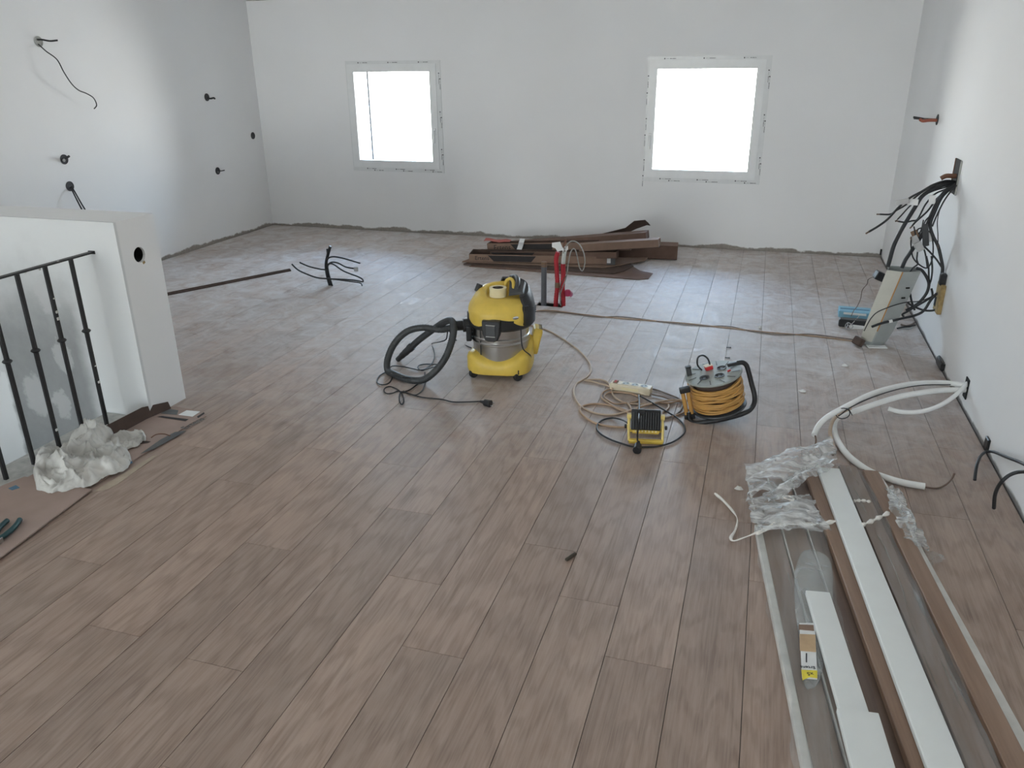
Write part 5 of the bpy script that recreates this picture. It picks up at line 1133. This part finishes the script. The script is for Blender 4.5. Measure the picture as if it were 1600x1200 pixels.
# crumpled cloth: a heightfield over an irregular outline, folded
def rag(label, outline, hmax, seed, cat='rag'):
    poly = [Vector((G(x, y).x, G(x, y).y, 0)) for x, y in outline]
    poly = catmull(poly+[poly[0]], 11)[:-1]; N_ = len(poly); c = sum(poly, Vector())/N_; rings = []; M_ = 52
    def crease(x, y, f, sd):
        v = noise.noise(Vector((x*f+sd, y*f-sd, sd))); return (1-min(1, abs(v)*2.6))**1.6
    for k in range(M_+1):
        s = 1-k/M_*.985; ring = []
        for i, p in enumerate(poly):
            q = c+(p-c)*s; env = (1-s**5)**.6
            wx, wy = fbm(q.x, q.y, 7, seed+4)*.05, fbm(q.x, q.y, 7, seed+8)*.05
            x, y = q.x+wx, q.y+wy; u, v = x*.8+y*.6, (-x*.6+y*.8)*.55      # folds run mostly one way
            z = hmax*env*(.22+.55*crease(u, v, 8, seed)+.34*crease(u, v*1.4, 15, seed+3)+.16*crease(x, y, 34, seed+5)+.25*max(-.4, fbm(x, y, 5, seed)))
            sh = .028*env*fbm(x, y, 12, seed+2, 3)
            edge = .018*(1-env)*fbm(x, y, 20, seed+1)
            ring.append((q.x+sh+edge-c.x, q.y+sh*.6-edge-c.y, max(.0015, z)))
        rings.append(ring)
    bm = NB(); add_rings(bm, rings, False, True); o = mesh_obj('rag', bm, 'cloth', None, 'all', (c.x, c.y, .0105)); return tag(o, label, cat)
rag('crumpled dirty white cloth heaped on the floor card beside the railing', [(58, 768), (85, 775), (112, 770), (140, 762), (170, 748), (197, 738), (206, 722), (196, 705), (178, 700), (180, 690), (170, 676), (140, 682), (112, 695), (92, 715), (70, 728), (56, 745)], .105, 2.6)
rag('pale cloth end trailing from the rag towards the wall corner', [(170, 708), (185, 712), (205, 704), (222, 696), (229, 686), (222, 680), (210, 686), (190, 688), (176, 692)], .05, 6.1)
# pliers at the left edge
tl = G(2, 846, .0); tool = thing('pliers', 'dark teal gripped pliers cut off by the left edge, on the floor card', 'pliers', (tl.x, tl.y, .011))
ax = G(22, 826)-G(2, 850); ax.normalize(); ay = Vector((-ax.y, ax.x, 0))
for s in (-1, 1):
    tube('handle', [ax*.11*1+ay*s*.022+Vector((0, 0, .011)), ax*.06+ay*s*.026+Vector((0, 0, .012)), ax*.01+ay*s*.018+Vector((0, 0, .012)), -ax*.03+ay*s*.004+Vector((0, 0, .012))], .0095, 'tool_teal', tool, 10, 5)
bm = NB(); add_rings(bm, [[-ax*.02+ay*.02, -ax*.02-ay*.02, -ax*.11-ay*.006, -ax*.11+ay*.006], [p+Vector((0, 0, .018)) for p in (-ax*.02+ay*.02, -ax*.02-ay*.02, -ax*.11-ay*.006, -ax*.11+ay*.006)]]); mesh_obj('jaws', bm, 'steel', tool)

# ================================================================ small litter on the floor
def litter(name, label, px, py, pts, t, mat, cat, rotz=0.0):
    c = G(px, py); bm = NB(); add_prism(bm, pts, 0, t); o = mesh_obj(name, bm, mat, None, False, (c.x, c.y, .0006)); o.rotation_euler = (0, 0, rotz); return tag(o, label, cat)
o = thing('wood_chip', 'dark wooden chip lying alone on the open floor', 'chip', G(892, 872)); bm = NB(); add_box(bm, (0, 0, .006), (.012, .055, .010), (0, 0, -.45), .003); mesh_obj('sliver', bm, 'wood_chip', o)
for (x, y, lb) in ((1138, 544, 'dark screw on the floor beyond the cable reel, further of two'), (1136, 560, 'dark screw on the floor beyond the cable reel, nearer of two')):
    o = thing('screw', lb, 'screw', G(x, y)); tube('shank', [(-.012, 0, .004), (.012, .003, .004)], .0025, 'iron', o, 8, 0); bm = NB(); add_lathe(bm, [(.003, 0), (.006, .002), (.006, .003)], 10, True, True, Matrix.Translation((.012, .003, .004)) @ Matrix.Rotation(PI/2, 4, 'Y')); mesh_obj('head', bm, 'iron', o)
def scrap(label, px, py, s, seed, mat='paper'):
    c = G(px, py); rn = random.Random(seed); n = 9; bm = NB(); r0 = [(s*rn.uniform(.6, 1)*math.cos(2*PI*k/n), s*rn.uniform(.35, .7)*math.sin(2*PI*k/n), rn.uniform(0, .004)) for k in range(n)]
    add_rings(bm, [r0, [(x*.9, y*.9, z+.003) for x, y, z in r0], [(x*.35, y*.35, z+rn.uniform(.006, .016)) for x, y, z in r0]]); return tag(mesh_obj('paper_scrap', bm, mat, None, False, (c.x, c.y, .0005)), label, 'paper scrap')
scrap('torn white paper scrap on the open floor right of the reel', 1254, 612, .026, 1); scrap('crumpled white scrap on the floor between reel and enclosure', 1320, 572, .022, 2); scrap('tiny white scrap beside the thin floor cords', 1187, 513, .016, 3); scrap('pinkish film scrap at the left side of the film heap', 1155, 765, .022, 4, 'edge_white')
scrap('small dark crumb at the foot of the half-height wall corner', 279, 620, .02, 5, 'box_in')
